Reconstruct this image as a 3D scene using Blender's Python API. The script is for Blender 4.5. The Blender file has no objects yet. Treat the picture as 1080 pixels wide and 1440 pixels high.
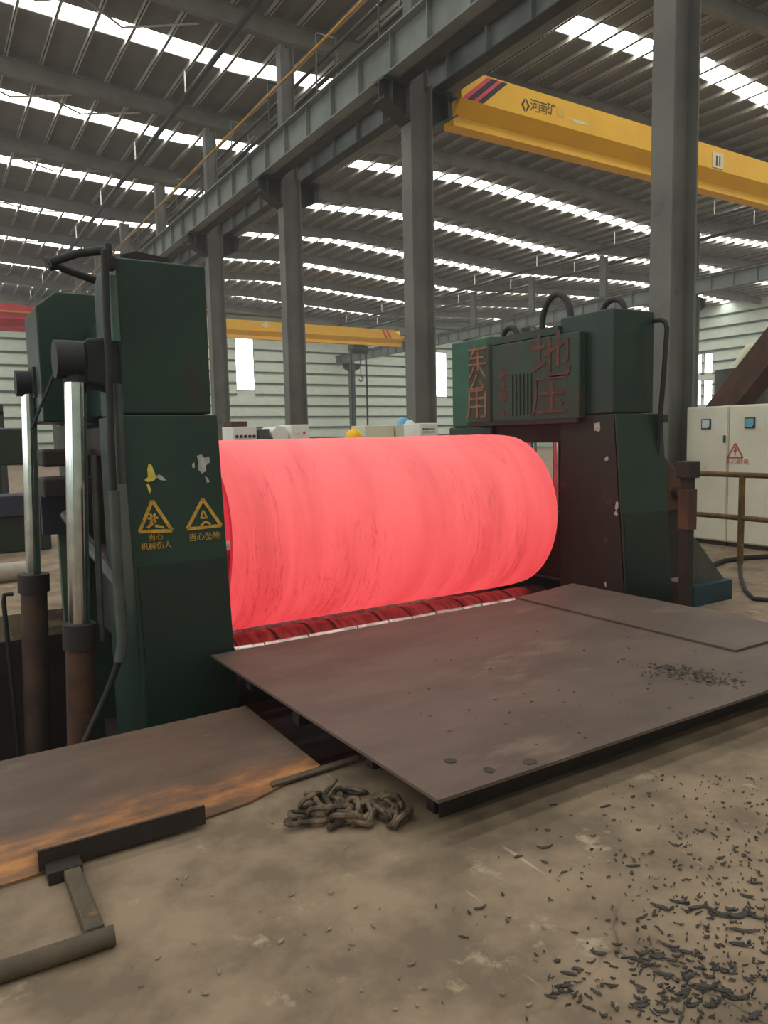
import bpy, math, random
from mathutils import Vector, Matrix
import numpy as np
random.seed(7)
sc = bpy.context.scene
COL = sc.collection

# ------------------------------------------------------------------ camera
F, YAW, PITCH, ROLL, H = 1038.5, 0.55698, 0.101418, -0.021725, 1.6
_f = np.array([math.sin(YAW)*math.cos(PITCH), math.cos(YAW)*math.cos(PITCH), -math.sin(PITCH)])
_r = np.array([math.cos(YAW), -math.sin(YAW), 0.0]); _u = np.cross(_r, _f)
_r2 = math.cos(ROLL)*_r + math.sin(ROLL)*_u
_u2 = -math.sin(ROLL)*_r + math.cos(ROLL)*_u
cam_d = bpy.data.cameras.new('camera'); cam = bpy.data.objects.new('camera', cam_d); COL.objects.link(cam)
cam_d.sensor_fit = 'VERTICAL'; cam_d.sensor_height = 36.0; cam_d.lens = F/1440*36.0
cam_d.clip_start = 0.05; cam_d.clip_end = 400
cam.matrix_world = Matrix(((_r2[0], _u2[0], -_f[0], 0), (_r2[1], _u2[1], -_f[1], 0), (_r2[2], _u2[2], -_f[2], H), (0, 0, 0, 1)))
sc.camera = cam

def ray(x, y): return _r2*((x-540)/F) - _u2*((y-720)/F) + _f
def pz(x, y, z=0.0):
    d = ray(x, y); t = (z-H)/d[2]; return Vector((t*d[0], t*d[1], z))
def px(x, y, X):
    d = ray(x, y); t = X/d[0]; return Vector((X, t*d[1], H+t*d[2]))
def py(x, y, Y):
    d = ray(x, y); t = Y/d[1]; return Vector((t*d[0], Y, H+t*d[2]))

# ------------------------------------------------------------------ world, exposure
w = bpy.data.worlds.new('sky'); sc.world = w; w.use_nodes = True
w.node_tree.nodes['Background'].inputs[0].default_value = (0.86, 0.93, 1.0, 1)
w.node_tree.nodes['Background'].inputs[1].default_value = 1.0
_v = w.node_tree.nodes.new('ShaderNodeVolumeScatter')          # thin workshop haze
_v.inputs['Density'].default_value = 0.0026; _v.inputs['Anisotropy'].default_value = 0.2
w.node_tree.links.new(_v.outputs[0], w.node_tree.nodes['World Output'].inputs['Volume'])
vs = sc.view_settings
vs.view_transform = 'Standard'; vs.look = 'None'; vs.exposure = 0.0; vs.gamma = 1.0; vs.use_curve_mapping = False
SKY_L = 8.6          # daylight coming through the roof-light sheets
WIN_L = 4.5          # daylight in the wall windows
sc.cycles.max_bounces = 8; sc.cycles.diffuse_bounces = 5; sc.cycles.glossy_bounces = 3
sc.cycles.sample_clamp_indirect = 6.0

# ------------------------------------------------------------------ materials
def lin(c):
    def g(v):
        v /= 255.0
        return v/12.92 if v <= 0.04045 else ((v+0.055)/1.055)**2.4
    return (g(c[0]), g(c[1]), g(c[2]), 1)
MATS = {}
def mat(name, c1, c2=None, scale=3.0, rough=0.7, metal=0.0, bump=0.0, c3=None, s3=2.0, t3=0.62, detail=6.0, stretch=(1, 1, 1), spec=0.4):
    m = bpy.data.materials.new(name); m.use_nodes = True; MATS[name] = m
    nt = m.node_tree; N = nt.nodes; L = nt.links; b = N['Principled BSDF']
    b.inputs['Roughness'].default_value = rough; b.inputs['Metallic'].default_value = metal
    b.inputs['Specular IOR Level'].default_value = spec
    c2 = c2 or tuple(v*0.8 for v in c1)
    g = N.new('ShaderNodeNewGeometry'); mp = N.new('ShaderNodeMapping'); mp.inputs['Scale'].default_value = stretch
    L.new(g.outputs['Position'], mp.inputs['Vector'])
    n = N.new('ShaderNodeTexNoise'); n.inputs['Scale'].default_value = scale; n.inputs['Detail'].default_value = detail; n.inputs['Roughness'].default_value = 0.62
    L.new(mp.outputs['Vector'], n.inputs['Vector'])
    r = N.new('ShaderNodeValToRGB'); r.color_ramp.elements[0].position = 0.40; r.color_ramp.elements[1].position = 0.60
    r.color_ramp.elements[0].color = lin(c1); r.color_ramp.elements[1].color = lin(c2)
    L.new(n.outputs['Fac'], r.inputs['Fac']); out = r.outputs['Color']
    if c3:
        n3 = N.new('ShaderNodeTexNoise'); n3.inputs['Scale'].default_value = s3; n3.inputs['Detail'].default_value = 8; n3.inputs['Roughness'].default_value = 0.68
        L.new(mp.outputs['Vector'], n3.inputs['Vector'])
        r3 = N.new('ShaderNodeValToRGB'); r3.color_ramp.elements[0].position = t3; r3.color_ramp.elements[1].position = t3+0.08
        L.new(n3.outputs['Fac'], r3.inputs['Fac'])
        mx = N.new('ShaderNodeMix'); mx.data_type = 'RGBA'; mx.inputs['B'].default_value = lin(c3)
        L.new(r3.outputs['Color'], mx.inputs['Factor']); L.new(out, mx.inputs['A']); out = mx.outputs['Result']
    L.new(out, b.inputs['Base Color'])
    if bump:
        bp = N.new('ShaderNodeBump'); bp.inputs['Strength'].default_value = bump; bp.inputs['Distance'].default_value = 0.02
        L.new(n.outputs['Fac'], bp.inputs['Height']); L.new(bp.outputs['Normal'], b.inputs['Normal'])
    return m
def emis(name, c, s):
    m = bpy.data.materials.new(name); m.use_nodes = True; MATS[name] = m
    b = m.node_tree.nodes['Principled BSDF']
    b.inputs['Base Color'].default_value = (0.8, 0.8, 0.8, 1); b.inputs['Emission Color'].default_value = (*c, 1); b.inputs['Emission Strength'].default_value = s
    return m

mat('concrete', (152, 131, 107), (117, 100, 82), 2.6, 0.85, 0, 0.5, c3=(172, 155, 128), s3=3.4, t3=0.60, detail=12)
mat('far_floor', (150, 140, 122), (125, 117, 102), 0.5, 0.8)
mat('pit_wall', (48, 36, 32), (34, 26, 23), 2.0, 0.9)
mat('green_paint', (35, 59, 48), (30, 51, 42), 1.2, 0.42, 0, 0.05, c3=(52, 50, 42), s3=1.1, t3=0.60)
mat('green_dark', (29, 46, 37), (27, 42, 33), 1.4, 0.4, 0, 0.04)
mat('green_bright', (42, 100, 78), (36, 86, 67), 1.5, 0.45)
mat('green_rusty', (44, 70, 57), (50, 58, 47), 3.0, 0.55, 0, 0.1, c3=(82, 60, 48), s3=2.6, t3=0.60, stretch=(1, 1, 0.6))
mat('green_scorched', (36, 46, 38), (40, 43, 36), 2.0, 0.6, 0, 0.1, c3=(66, 58, 50), s3=1.8, t3=0.58)
mat('column_grey', (112, 112, 106), (100, 99, 94), 1.0, 0.6, 0, 0, c3=(86, 80, 74), s3=0.8, t3=0.62)
mat('girder_grey', (126, 132, 128), (110, 115, 111), 1.0, 0.6, 0, 0, c3=(98, 92, 84), s3=1.0, t3=0.62)
mat('steel_dark', (58, 58, 55), (46, 46, 44), 2.0, 0.6)
mat('roof_sheet', (112, 112, 105), (98, 98, 92), 0.6, 0.7)
mat('purlin', (186, 183, 172), (168, 165, 155), 1.0, 0.4, 0.0)
mat('rafter', (128, 127, 119), (112, 111, 104), 1.0, 0.6)
mat('siding', (232, 243, 226), (222, 234, 216), 1.5, 0.6, stretch=(1, 1, 3))
mat('girt', (96, 108, 96), (80, 92, 82), 1.0, 0.6)
mat('crane_yellow', (254, 194, 50), (248, 184, 44), 1.0, 0.45)
mat('crane_red', (190, 45, 55), (172, 40, 48), 1.0, 0.45)
mat('stripe_red', (225, 80, 100), (215, 72, 92), 2.0, 0.5)
mat('stripe_black', (48, 44, 46), (38, 36, 38), 2.0, 0.5)
mat('letter_dark', (82, 66, 30), (70, 58, 30), 6.0, 0.6)
mat('letter_faded', (214, 190, 120), (205, 180, 110), 6.0, 0.6)
mat('letter_white', (236, 228, 200), (225, 215, 180), 6.0, 0.6)
mat('plate_brown', (106, 90, 79), (92, 78, 68), 2.2, 0.55, 0.1, 0.3, c3=(118, 101, 87), s3=1.6, t3=0.57, detail=12, stretch=(0.6, 1.4, 1))
mat('slab_brown', (108, 84, 70), (90, 71, 59), 2.4, 0.6, 0.05, 0.4, c3=(102, 94, 72), s3=2.0, t3=0.57, detail=12, stretch=(0.7, 1.6, 1))
mat('rust_orange', (166, 112, 62), (116, 84, 60), 3.2, 0.9, 0, 0.8, c3=(100, 78, 60), s3=5.0, t3=0.52, detail=12, stretch=(0.7, 2.2, 1))
mat('rust_dark', (94, 62, 44), (70, 48, 38), 4.0, 0.8, 0, 0.3, c3=(140, 86, 42), s3=3.0, t3=0.64)
mat('edge_dark', (52, 42, 38), (42, 34, 31), 3.0, 0.7)
mat('chrome', (215, 220, 218), (190, 196, 196), 6.0, 0.16, 1.0)
mat('roll_steel', (150, 138, 132), (112, 100, 95), 5.0, 0.42, 1.0, 0.15, c3=(70, 50, 46), s3=5.0, t3=0.62, stretch=(3, 0.6, 0.6))
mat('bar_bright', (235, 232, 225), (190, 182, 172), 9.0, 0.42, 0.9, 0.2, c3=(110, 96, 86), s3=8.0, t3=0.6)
mat('black_rubber', (42, 42, 42), (32, 32, 32), 4.0, 0.6)
mat('pipe_grey', (82, 84, 80), (66, 68, 64), 4.0, 0.5)
mat('pipe_green', (82, 104, 90), (66, 88, 76), 3.0, 0.5)
mat('pipe_yellow', (196, 140, 40), (170, 118, 38), 3.0, 0.5)
mat('pipe_olive', (96, 82, 65), (78, 67, 53), 6.0, 0.7, 0, 0.2, c3=(122, 88, 58), s3=6.0, t3=0.6)
mat('cabinet', (232, 229, 208), (220, 216, 195), 1.2, 0.5, 0, 0, c3=(204, 194, 168), s3=1.6, t3=0.62)
mat('cabinet_pale', (228, 231, 222), (218, 221, 212), 1.2, 0.5)
mat('cabinet_beige', (216, 215, 186), (204, 203, 174), 1.2, 0.5)
mat('seam_dark', (70, 66, 58), (58, 55, 48), 3.0, 0.7)
mat('meter_face', (196, 216, 220), (184, 206, 210), 4.0, 0.3)
mat('meter_blue', (110, 178, 200), (100, 168, 190), 4.0, 0.3)
mat('red_print', (196, 92, 76), (182, 82, 70), 10.0, 0.6)
mat('red_letter', (104, 62, 54), (74, 54, 46), 9.0, 0.7)
mat('ochre_letter', (142, 110, 76), (120, 76, 60), 9.0, 0.7)
mat('yellow_print', (214, 166, 60), (190, 140, 50), 20.0, 0.6, c3=(120, 96, 50), s3=14.0, t3=0.62)
mat('yellow_chip', (226, 206, 90), (206, 184, 80), 20.0, 0.7)
mat('white_chip', (188, 186, 176), (160, 158, 150), 20.0, 0.7)
mat('rail_ochre', (122, 94, 44), (92, 70, 40), 4.0, 0.7, c3=(70, 50, 38), s3=3.0, t3=0.55)
mat('blue_base', (34, 62, 72), (28, 50, 60), 3.0, 0.6)
mat('navy', (44, 48, 66), (36, 40, 54), 3.0, 0.6)
mat('machine_brown', (92, 66, 52), (72, 52, 44), 3.0, 0.7)
mat('flake', (66, 60, 54), (48, 44, 40), 10.0, 0.55)
mat('litter_grey', (92, 84, 72), (60, 54, 48), 30.0, 0.6)
mat('flake_pale', (150, 138, 118), (120, 108, 92), 10.0, 0.7)
mat('chain_steel', (118, 98, 76), (58, 47, 38), 14.0, 0.6, 0.1, 0.2, c3=(60, 52, 44), s3=9.0, t3=0.58)
mat('hat_yellow', (244, 196, 20), (240, 188, 18), 2.0, 0.35)
mat('coverall', (66, 78, 98), (56, 68, 88), 5.0, 0.85)
mat('skin', (196, 148, 118), (186, 138, 110), 8.0, 0.6)
mat('boot', (44, 38, 34), (36, 32, 30), 8.0, 0.6)
mat('teal', (64, 112, 104), (54, 98, 92), 3.0, 0.5)
mat('pale_stone', (176, 172, 160), (160, 156, 146), 6.0, 0.8)
mat('tarp_blue', (96, 160, 205), (120, 175, 212), 5.0, 0.6)
emis('roof_light', (0.98, 1.0, 0.97), SKY_L)
emis('window_light', (0.97, 1.0, 1.0), WIN_L)

def hot_material():
    m = bpy.data.materials.new('glowing_steel'); m.use_nodes = True; MATS['hot'] = m
    nt = m.node_tree; N = nt.nodes; L = nt.links; b = N['Principled BSDF']
    b.inputs['Base Color'].default_value = (0.22, 0.16, 0.15, 1); b.inputs['Roughness'].default_value = 0.6
    g = N.new('ShaderNodeNewGeometry')
    def noise(scale, stretch, det=5, dist=0.0, rough=0.6):
        mp = N.new('ShaderNodeMapping'); mp.inputs['Scale'].default_value = stretch
        n = N.new('ShaderNodeTexNoise'); n.inputs['Scale'].default_value = scale; n.inputs['Detail'].default_value = det
        n.inputs['Distortion'].default_value = dist; n.inputs['Roughness'].default_value = rough
        L.new(g.outputs['Position'], mp.inputs['Vector']); L.new(mp.outputs['Vector'], n.inputs['Vector']); return n
    def ramp(src, stops):
        r = N.new('ShaderNodeValToRGB'); cr = r.color_ramp
        while len(cr.elements) < len(stops): cr.elements.new(0.5)
        for e, (p, c) in zip(cr.elements, stops): e.position = p; e.color = (c, c, c, 1)
        L.new(src, r.inputs['Fac']); return r.outputs['Color']
    def mul(a, bb, fac=1.0):
        x = N.new('ShaderNodeMix'); x.data_type = 'RGBA'; x.blend_type = 'MULTIPLY'; x.inputs['Factor'].default_value = fac
        L.new(a, x.inputs['A']); L.new(bb, x.inputs['B']); return x.outputs['Result']
    n1 = noise(1.0, (3.0, 0.28, 0.28), 4, 0.3)              # broad rings round the shell
    n2 = noise(1.0, (14.0, 0.6, 0.6), 6, 0.35, 0.7)         # fine rolling rings
    n3 = noise(1.6, (1.6, 0.35, 0.35), 3)                   # large cooler areas
    n4 = noise(40.0, (1, 0.5, 0.5), 3)                      # scale grain
    v = mul(ramp(n1.outputs['Fac'], [(0.3, 0.80), (0.48, 0.96), (0.7, 1.0)]), ramp(n3.outputs['Fac'], [(0.36, 0.84), (0.58, 1.0)]))
    v = mul(v, ramp(n2.outputs['Fac'], [(0.0, 0.9), (0.42, 0.99), (0.5, 0.98), (0.515, 0.90), (0.53, 0.98), (1.0, 1.0)]))
    v = mul(v, ramp(n4.outputs['Fac'], [(0.3, 0.95), (0.6, 1.0)]), 0.5)
    n5 = noise(1.0, (3.1, 0.22, 0.22), 7, 0.25, 0.72); n6 = noise(1.0, (1.2, 1.3, 1.3), 3)
    crk = ramp(n5.outputs['Fac'], [(0.0, 1.0), (0.474, 1.0), (0.482, 0.5), (0.490, 1.0), (0.553, 1.0), (0.559, 0.55), (0.565, 1.0)])
    pm_ = ramp(n6.outputs['Fac'], [(0.47, 0.0), (0.56, 1.0)])
    x6 = N.new('ShaderNodeMix'); x6.data_type = 'RGBA'; x6.blend_type = 'MULTIPLY'; L.new(pm_, x6.inputs['Factor']); L.new(v, x6.inputs['A']); L.new(crk, x6.inputs['B']); v = x6.outputs['Result']
    n7 = noise(55.0, (1, .6, .6), 2); sp7 = ramp(n7.outputs['Fac'], [(0.27, 0.45), (0.33, 1.0)]); v = mul(v, sp7, 0.4)
    pw = N.new('ShaderNodeMath'); pw.operation = 'POWER'; pw.inputs[1].default_value = 1.0
    L.new(v, pw.inputs[0])
    cr = N.new('ShaderNodeValToRGB'); e = cr.color_ramp.elements
    e[0].position = 0.35; e[0].color = (0.42, 0.012, 0.022, 1); e[1].position = 1.0; e[1].color = (0.97, 0.098, 0.102, 1)
    k = cr.color_ramp.elements.new(0.75); k.color = (0.78, 0.050, 0.060, 1)
    L.new(pw.outputs[0], cr.inputs['Fac'])
    L.new(cr.outputs['Color'], b.inputs['Emission Color']); b.inputs['Emission Strength'].default_value = 1.0
    bp = N.new('ShaderNodeBump'); bp.inputs['Strength'].default_value = 0.3; bp.inputs['Distance'].default_value = 0.01
    L.new(v, bp.inputs['Height']); L.new(bp.outputs['Normal'], b.inputs['Normal'])
hot_material()
emis('hot_inner', (0.75, 0.035, 0.055), 0.8); emis('hot_edge', (0.62, 0.022, 0.04), 0.75)
for _n in ('hot_inner', 'hot_edge'): MATS[_n].node_tree.nodes['Principled BSDF'].inputs['Base Color'].default_value = (.15, .1, .1, 1)

def slab_rust():      # crust of rust along the front edge of the pit cover
    m = MATS['slab_brown']; nt = m.node_tree; N = nt.nodes; L = nt.links; b = N['Principled BSDF']
    src = b.inputs['Base Color'].links[0].from_socket
    g = N.new('ShaderNodeNewGeometry'); sp = N.new('ShaderNodeSeparateXYZ'); L.new(g.outputs['Position'], sp.inputs[0])
    def nz(sc_, st):
        mp = N.new('ShaderNodeMapping'); mp.inputs['Scale'].default_value = st; n = N.new('ShaderNodeTexNoise')
        n.inputs['Scale'].default_value = sc_; n.inputs['Detail'].default_value = 9; n.inputs['Roughness'].default_value = .65
        L.new(g.outputs['Position'], mp.inputs['Vector']); L.new(mp.outputs['Vector'], n.inputs['Vector']); return n.outputs['Fac']
    def mth(op, a, bb):
        x = N.new('ShaderNodeMath'); x.operation = op
        for k_, q in enumerate((a, bb)):
            if isinstance(q, (int, float)): x.inputs[k_].default_value = q
            else: L.new(q, x.inputs[k_])
        return x.outputs[0]
    edge = mth('ADD', sp.outputs['Y'], mth('MULTIPLY', nz(2.6, (.8, 1.6, 1)), 0.75))
    r = N.new('ShaderNodeValToRGB'); r.color_ramp.elements[0].position = .50; r.color_ramp.elements[0].color = (1, 1, 1, 1); r.color_ramp.elements[1].position = .66; r.color_ramp.elements[1].color = (0, 0, 0, 1)
    L.new(mth('SUBTRACT', edge, 3.03), r.inputs['Fac'])
    c = N.new('ShaderNodeValToRGB'); e = c.color_ramp.elements
    e[0].position = .36; e[0].color = lin((94, 72, 56)); e[1].position = .64; e[1].color = lin((190, 128, 70)); k = c.color_ramp.elements.new(.5); k.color = lin((140, 96, 62))
    L.new(nz(4.0, (.7, 1.8, 1)), c.inputs['Fac'])
    mx = N.new('ShaderNodeMix'); mx.data_type = 'RGBA'; L.new(r.outputs['Color'], mx.inputs['Factor']); L.new(src, mx.inputs['A']); L.new(c.outputs['Color'], mx.inputs['B'])
    L.new(mx.outputs['Result'], b.inputs['Base Color'])
slab_rust()
def floor_cracks():
    m = MATS['concrete']; nt = m.node_tree; N = nt.nodes; L = nt.links; b = N['Principled BSDF']
    src = b.inputs['Base Color'].links[0].from_socket
    g = N.new('ShaderNodeNewGeometry'); ds = N.new('ShaderNodeTexNoise'); ds.inputs['Scale'].default_value = 3.0; ds.inputs['Detail'].default_value = 5
    L.new(g.outputs['Position'], ds.inputs['Vector'])
    ad = N.new('ShaderNodeMix'); ad.data_type = 'VECTOR'; ad.inputs['Factor'].default_value = 0.16
    L.new(g.outputs['Position'], ad.inputs['A']); L.new(ds.outputs['Color'], ad.inputs['B'])
    vo = N.new('ShaderNodeTexVoronoi'); vo.feature = 'DISTANCE_TO_EDGE'; vo.inputs['Scale'].default_value = 0.55
    L.new(ad.outputs['Result'], vo.inputs['Vector'])
    r = N.new('ShaderNodeValToRGB'); r.color_ramp.elements[0].position = 0.0; r.color_ramp.elements[1].position = 0.004
    r.color_ramp.elements[0].color = (0.42, 0.42, 0.42, 1); r.color_ramp.elements[1].color = (1, 1, 1, 1)
    L.new(vo.outputs['Distance'], r.inputs['Fac'])
    mx = N.new('ShaderNodeMix'); mx.data_type = 'RGBA'; mx.blend_type = 'MULTIPLY'; n9 = N.new('ShaderNodeTexNoise'); n9.inputs['Scale'].default_value = 1.3; r9 = N.new('ShaderNodeValToRGB'); r9.color_ramp.elements[0].position = 0.48; r9.color_ramp.elements[1].position = 0.62
    L.new(g.outputs['Position'], n9.inputs['Vector']); L.new(n9.outputs['Fac'], r9.inputs['Fac']); L.new(r9.outputs['Color'], mx.inputs['Factor'])
    L.new(src, mx.inputs['A']); L.new(r.outputs['Color'], mx.inputs['B'])
    # pale scratches and scuffs
    mp = N.new('ShaderNodeMapping'); mp.inputs['Rotation'].default_value = (0, 0, 0.6); mp.inputs['Scale'].default_value = (14, 2.0, 1)
    n = N.new('ShaderNodeTexNoise'); n.inputs['Scale'].default_value = 1.0; n.inputs['Detail'].default_value = 4; n.inputs['Distortion'].default_value = 0.8
    L.new(g.outputs['Position'], mp.inputs['Vector']); L.new(mp.outputs['Vector'], n.inputs['Vector'])
    r2 = N.new('ShaderNodeValToRGB'); r2.color_ramp.elements[0].position = 0.69; r2.color_ramp.elements[1].position = 0.80
    L.new(n.outputs['Fac'], r2.inputs['Fac'])
    m2 = N.new('ShaderNodeMix'); m2.data_type = 'RGBA'; m2.inputs['B'].default_value = lin((190, 176, 150))
    L.new(r2.outputs['Color'], m2.inputs['Factor']); L.new(mx.outputs['Result'], m2.inputs['A'])
    L.new(m2.outputs['Result'], b.inputs['Base Color'])
floor_cracks()

# ------------------------------------------------------------------ mesh helpers (all in world coordinates)
class MB:
    def __init__(s): s.v = []; s.f = []
    def add(s, vs, fs):
        o = len(s.v); s.v += [tuple(p) for p in vs]; s.f += [tuple(i+o for i in f) for f in fs]; return s
    def hexa(s, p):   # 4 bottom (ccw from above) + 4 top
        return s.add(p, [(3, 2, 1, 0), (4, 5, 6, 7), (0, 1, 5, 4), (1, 2, 6, 5), (2, 3, 7, 6), (3, 0, 4, 7)])
    def box(s, x0, x1, y0, y1, z0, z1):
        return s.hexa([(x0, y0, z0), (x1, y0, z0), (x1, y1, z0), (x0, y1, z0), (x0, y0, z1), (x1, y0, z1), (x1, y1, z1), (x0, y1, z1)])
    def prism(s, prof, axis, a, b):   # prof: 2D points in the two other axes, in x<y<z order
        def P(u, v, t): return {'x': (t, u, v), 'y': (u, t, v), 'z': (u, v, t)}[axis]
        n = len(prof)
        vs = [P(u, v, a) for u, v in prof]+[P(u, v, b) for u, v in prof]
        fs = [tuple(range(n))[::-1], tuple(range(n, 2*n))]+[(i, (i+1) % n, n+(i+1) % n, n+i) for i in range(n)]
        return s.add(vs, fs)
    def tube(s, path, r, n=10, cap=True, closed=False):
        P = [Vector(p) for p in path]; m = len(P); rs = r if isinstance(r, (list, tuple)) else [r]*m
        base = len(s.v); up = None
        for i, p in enumerate(P):
            if closed: t = (P[(i+1) % m]-P[i-1]).normalized()
            else: t = ((P[min(i+1, m-1)]-P[i]).normalized()+(P[i]-P[max(i-1, 0)]).normalized())
            if t.length < 1e-6: t = (P[min(i+1, m-1)]-P[max(i-1, 0)])
            t.normalize()
            if up is None: up = Vector((0, 0, 1)) if abs(t.z) < 0.9 else Vector((1, 0, 0))
            a = t.cross(up)
            if a.length < 1e-5: a = t.cross(Vector((0.3, 1, 0.2)))
            a.normalize(); b = a.cross(t).normalized(); up = b
            for k in range(n):
                q = 2*math.pi*k/n; s.v.append(tuple(p+a*(rs[i]*math.cos(q))+b*(rs[i]*math.sin(q))))
        for i in range(m if closed else m-1):
            j = (i+1) % m
            for k in range(n):
                k2 = (k+1) % n; s.f.append((base+i*n+k, base+i*n+k2, base+j*n+k2, base+j*n+k))
        if cap and not closed:
            s.f.append(tuple(base+k for k in range(n))[::-1]); s.f.append(tuple(base+(m-1)*n+k for k in range(n)))
        return s
    def cyl(s, a, b, r, n=20, r2=None): return s.tube([a, b], [r, r2 if r2 is not None else r], n)
    def ibeam(s, axis, a, b, c, z0, z1, wf, tf=0.03, tw=0.02):   # I section running along axis, centred at c on the other horizontal axis
        for (l, h, zz0, zz1) in ((c-wf/2, c+wf/2, z0, z0+tf), (c-wf/2, c+wf/2, z1-tf, z1), (c-tw/2, c+tw/2, z0+tf, z1-tf)):
            if axis == 'x': s.box(a, b, l, h, zz0, zz1)
            else: s.box(l, h, a, b, zz0, zz1)
        return s

def rootloc(o):
    v = Vector((0, 0, 0))
    while o: v += o.location; o = o.parent
    return v
def tag(o, label=None, cat=None, group=None, kind=None):
    if label: o['label'] = label
    if cat: o['category'] = cat
    if group: o['group'] = group
    if kind: o['kind'] = kind
    return o
def obj(name, mb, m, parent=None, bevel=0.0, smooth=False, label=None, origin=None):
    me = bpy.data.meshes.new(name)
    off = rootloc(parent) if parent else (Vector(origin) if origin else Vector((0, 0, 0)))
    vs = [(v[0]-off.x, v[1]-off.y, v[2]-off.z) for v in mb.v]
    me.from_pydata(vs, [], mb.f); me.materials.append(MATS[m] if isinstance(m, str) else m)
    if smooth:
        for p in me.polygons: p.use_smooth = True
        me.set_sharp_from_angle(angle=math.radians(40))
    o = bpy.data.objects.new(name, me); COL.objects.link(o)
    if parent: o.parent = parent
    else: o.location = off
    if bevel:
        b = o.modifiers.new('bevel', 'BEVEL'); b.width = bevel; b.segments = 2; b.limit_method = 'ANGLE'
    if label: o['label'] = label
    return o
def thing(name, loc, label, cat, group=None):
    e = bpy.data.objects.new(name, None); COL.objects.link(e); e.location = loc; e.empty_display_size = 0.2
    return tag(e, label, cat, group)
def copy_tree(o, loc, label=None):
    r = o.copy(); COL.objects.link(r); r.location = loc
    if label: r['label'] = label
    for ch in o.children:
        c = ch.copy(); COL.objects.link(c); c.parent = r
        for g in ch.children:
            d = g.copy(); COL.objects.link(d); d.parent = c
    return r
def text(name, body, size, M, m, parent, ext=0.002, xs=1.0):
    cu = bpy.data.curves.new(name, 'FONT'); cu.body = body; cu.size = size; cu.extrude = ext; cu.align_x = 'CENTER'; cu.align_y = 'CENTER'
    cu.resolution_u = 3
    t = bpy.data.objects.new('tmp_text', cu); COL.objects.link(t)
    dg = bpy.context.evaluated_depsgraph_get(); me = bpy.data.meshes.new_from_object(t.evaluated_get(dg))
    bpy.data.objects.remove(t); bpy.data.curves.remove(cu)
    me.transform(Matrix.Diagonal((xs, 1, 1, 1))); me.transform(M); me.transform(Matrix.Translation(-rootloc(parent)))
    me.name = name; me.materials.clear(); me.materials.append(MATS[m])
    o = bpy.data.objects.new(name, me); COL.objects.link(o); o.parent = parent; return o
def facing(p, n):   # text matrix: on a -Y face or on a -X face
    if n == '-y': return Matrix(((1, 0, 0, p[0]), (0, 0, -1, p[1]), (0, 1, 0, p[2]), (0, 0, 0, 1)))
    return Matrix(((0, 0, -1, p[0]), (-1, 0, 0, p[1]), (0, 1, 0, p[2]), (0, 0, 0, 1)))
def arc(c, r, a0, a1, n, ax):  # arc points in a plane: ax 'yz' or 'xz'
    out = []
    for i in range(n+1):
        q = math.radians(a0+(a1-a0)*i/n)
        out.append((c[0]+(r*math.cos(q) if ax == 'xz' else 0), c[1]+(r*math.cos(q) if ax == 'yz' else 0), c[2]+r*math.sin(q)))
    return out
def blob(mb, c, r, u, v, n=9, seed=0, jag=0.45):  # irregular flat chip in plane (u,v), 2 mm thick
    rnd = random.Random(seed); u = Vector(u); v = Vector(v); nn = u.cross(v).normalized()*0.0025; c = Vector(c)
    P = []
    for i in range(n):
        q = 2*math.pi*i/n; k = r*(1-jag*rnd.random()); P.append(c+u*(k*math.cos(q))+v*(k*math.sin(q)))
    vs = [p-nn for p in P]+[p+nn for p in P]
    mb.add(vs, [tuple(range(n))[::-1], tuple(range(n, 2*n))]+[(i, (i+1) % n, n+(i+1) % n, n+i) for i in range(n)])

# ================================================================== SETTING
X0H, X1H, Y0H, Y1H = -18.0, 63.0, -14.0, 66.0
PX0, PX1, PY0, PY1, PZ = -5.0, 6.7, 3.06, 7.7, -1.5      # machine pit
fm = MB()
for (a, b, c, d) in ((X0H, X1H, Y0H, PY0), (X0H, PX0, PY0, PY1), (PX1, X1H, PY0, PY1), (X0H, X1H, PY1, Y1H)):
    fm.box(a, b, c, d, -0.25, 0.0)
fm.box(5.28, PX1, PY0, 4.28, -0.25, 0.0)
fl = tag(obj('floor', fm, 'concrete'), 'stained grey brown concrete workshop floor', 'floor', kind='structure')
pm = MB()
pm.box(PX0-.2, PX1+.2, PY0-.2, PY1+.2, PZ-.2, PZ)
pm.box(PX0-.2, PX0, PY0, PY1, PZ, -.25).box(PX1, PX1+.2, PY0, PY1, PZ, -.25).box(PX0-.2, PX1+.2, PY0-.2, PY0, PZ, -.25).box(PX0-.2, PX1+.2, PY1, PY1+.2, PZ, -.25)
tag(obj('floor_pit', pm, 'pit_wall'), 'dark concrete machine pit below the rolling stands', 'pit', kind='structure')

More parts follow.
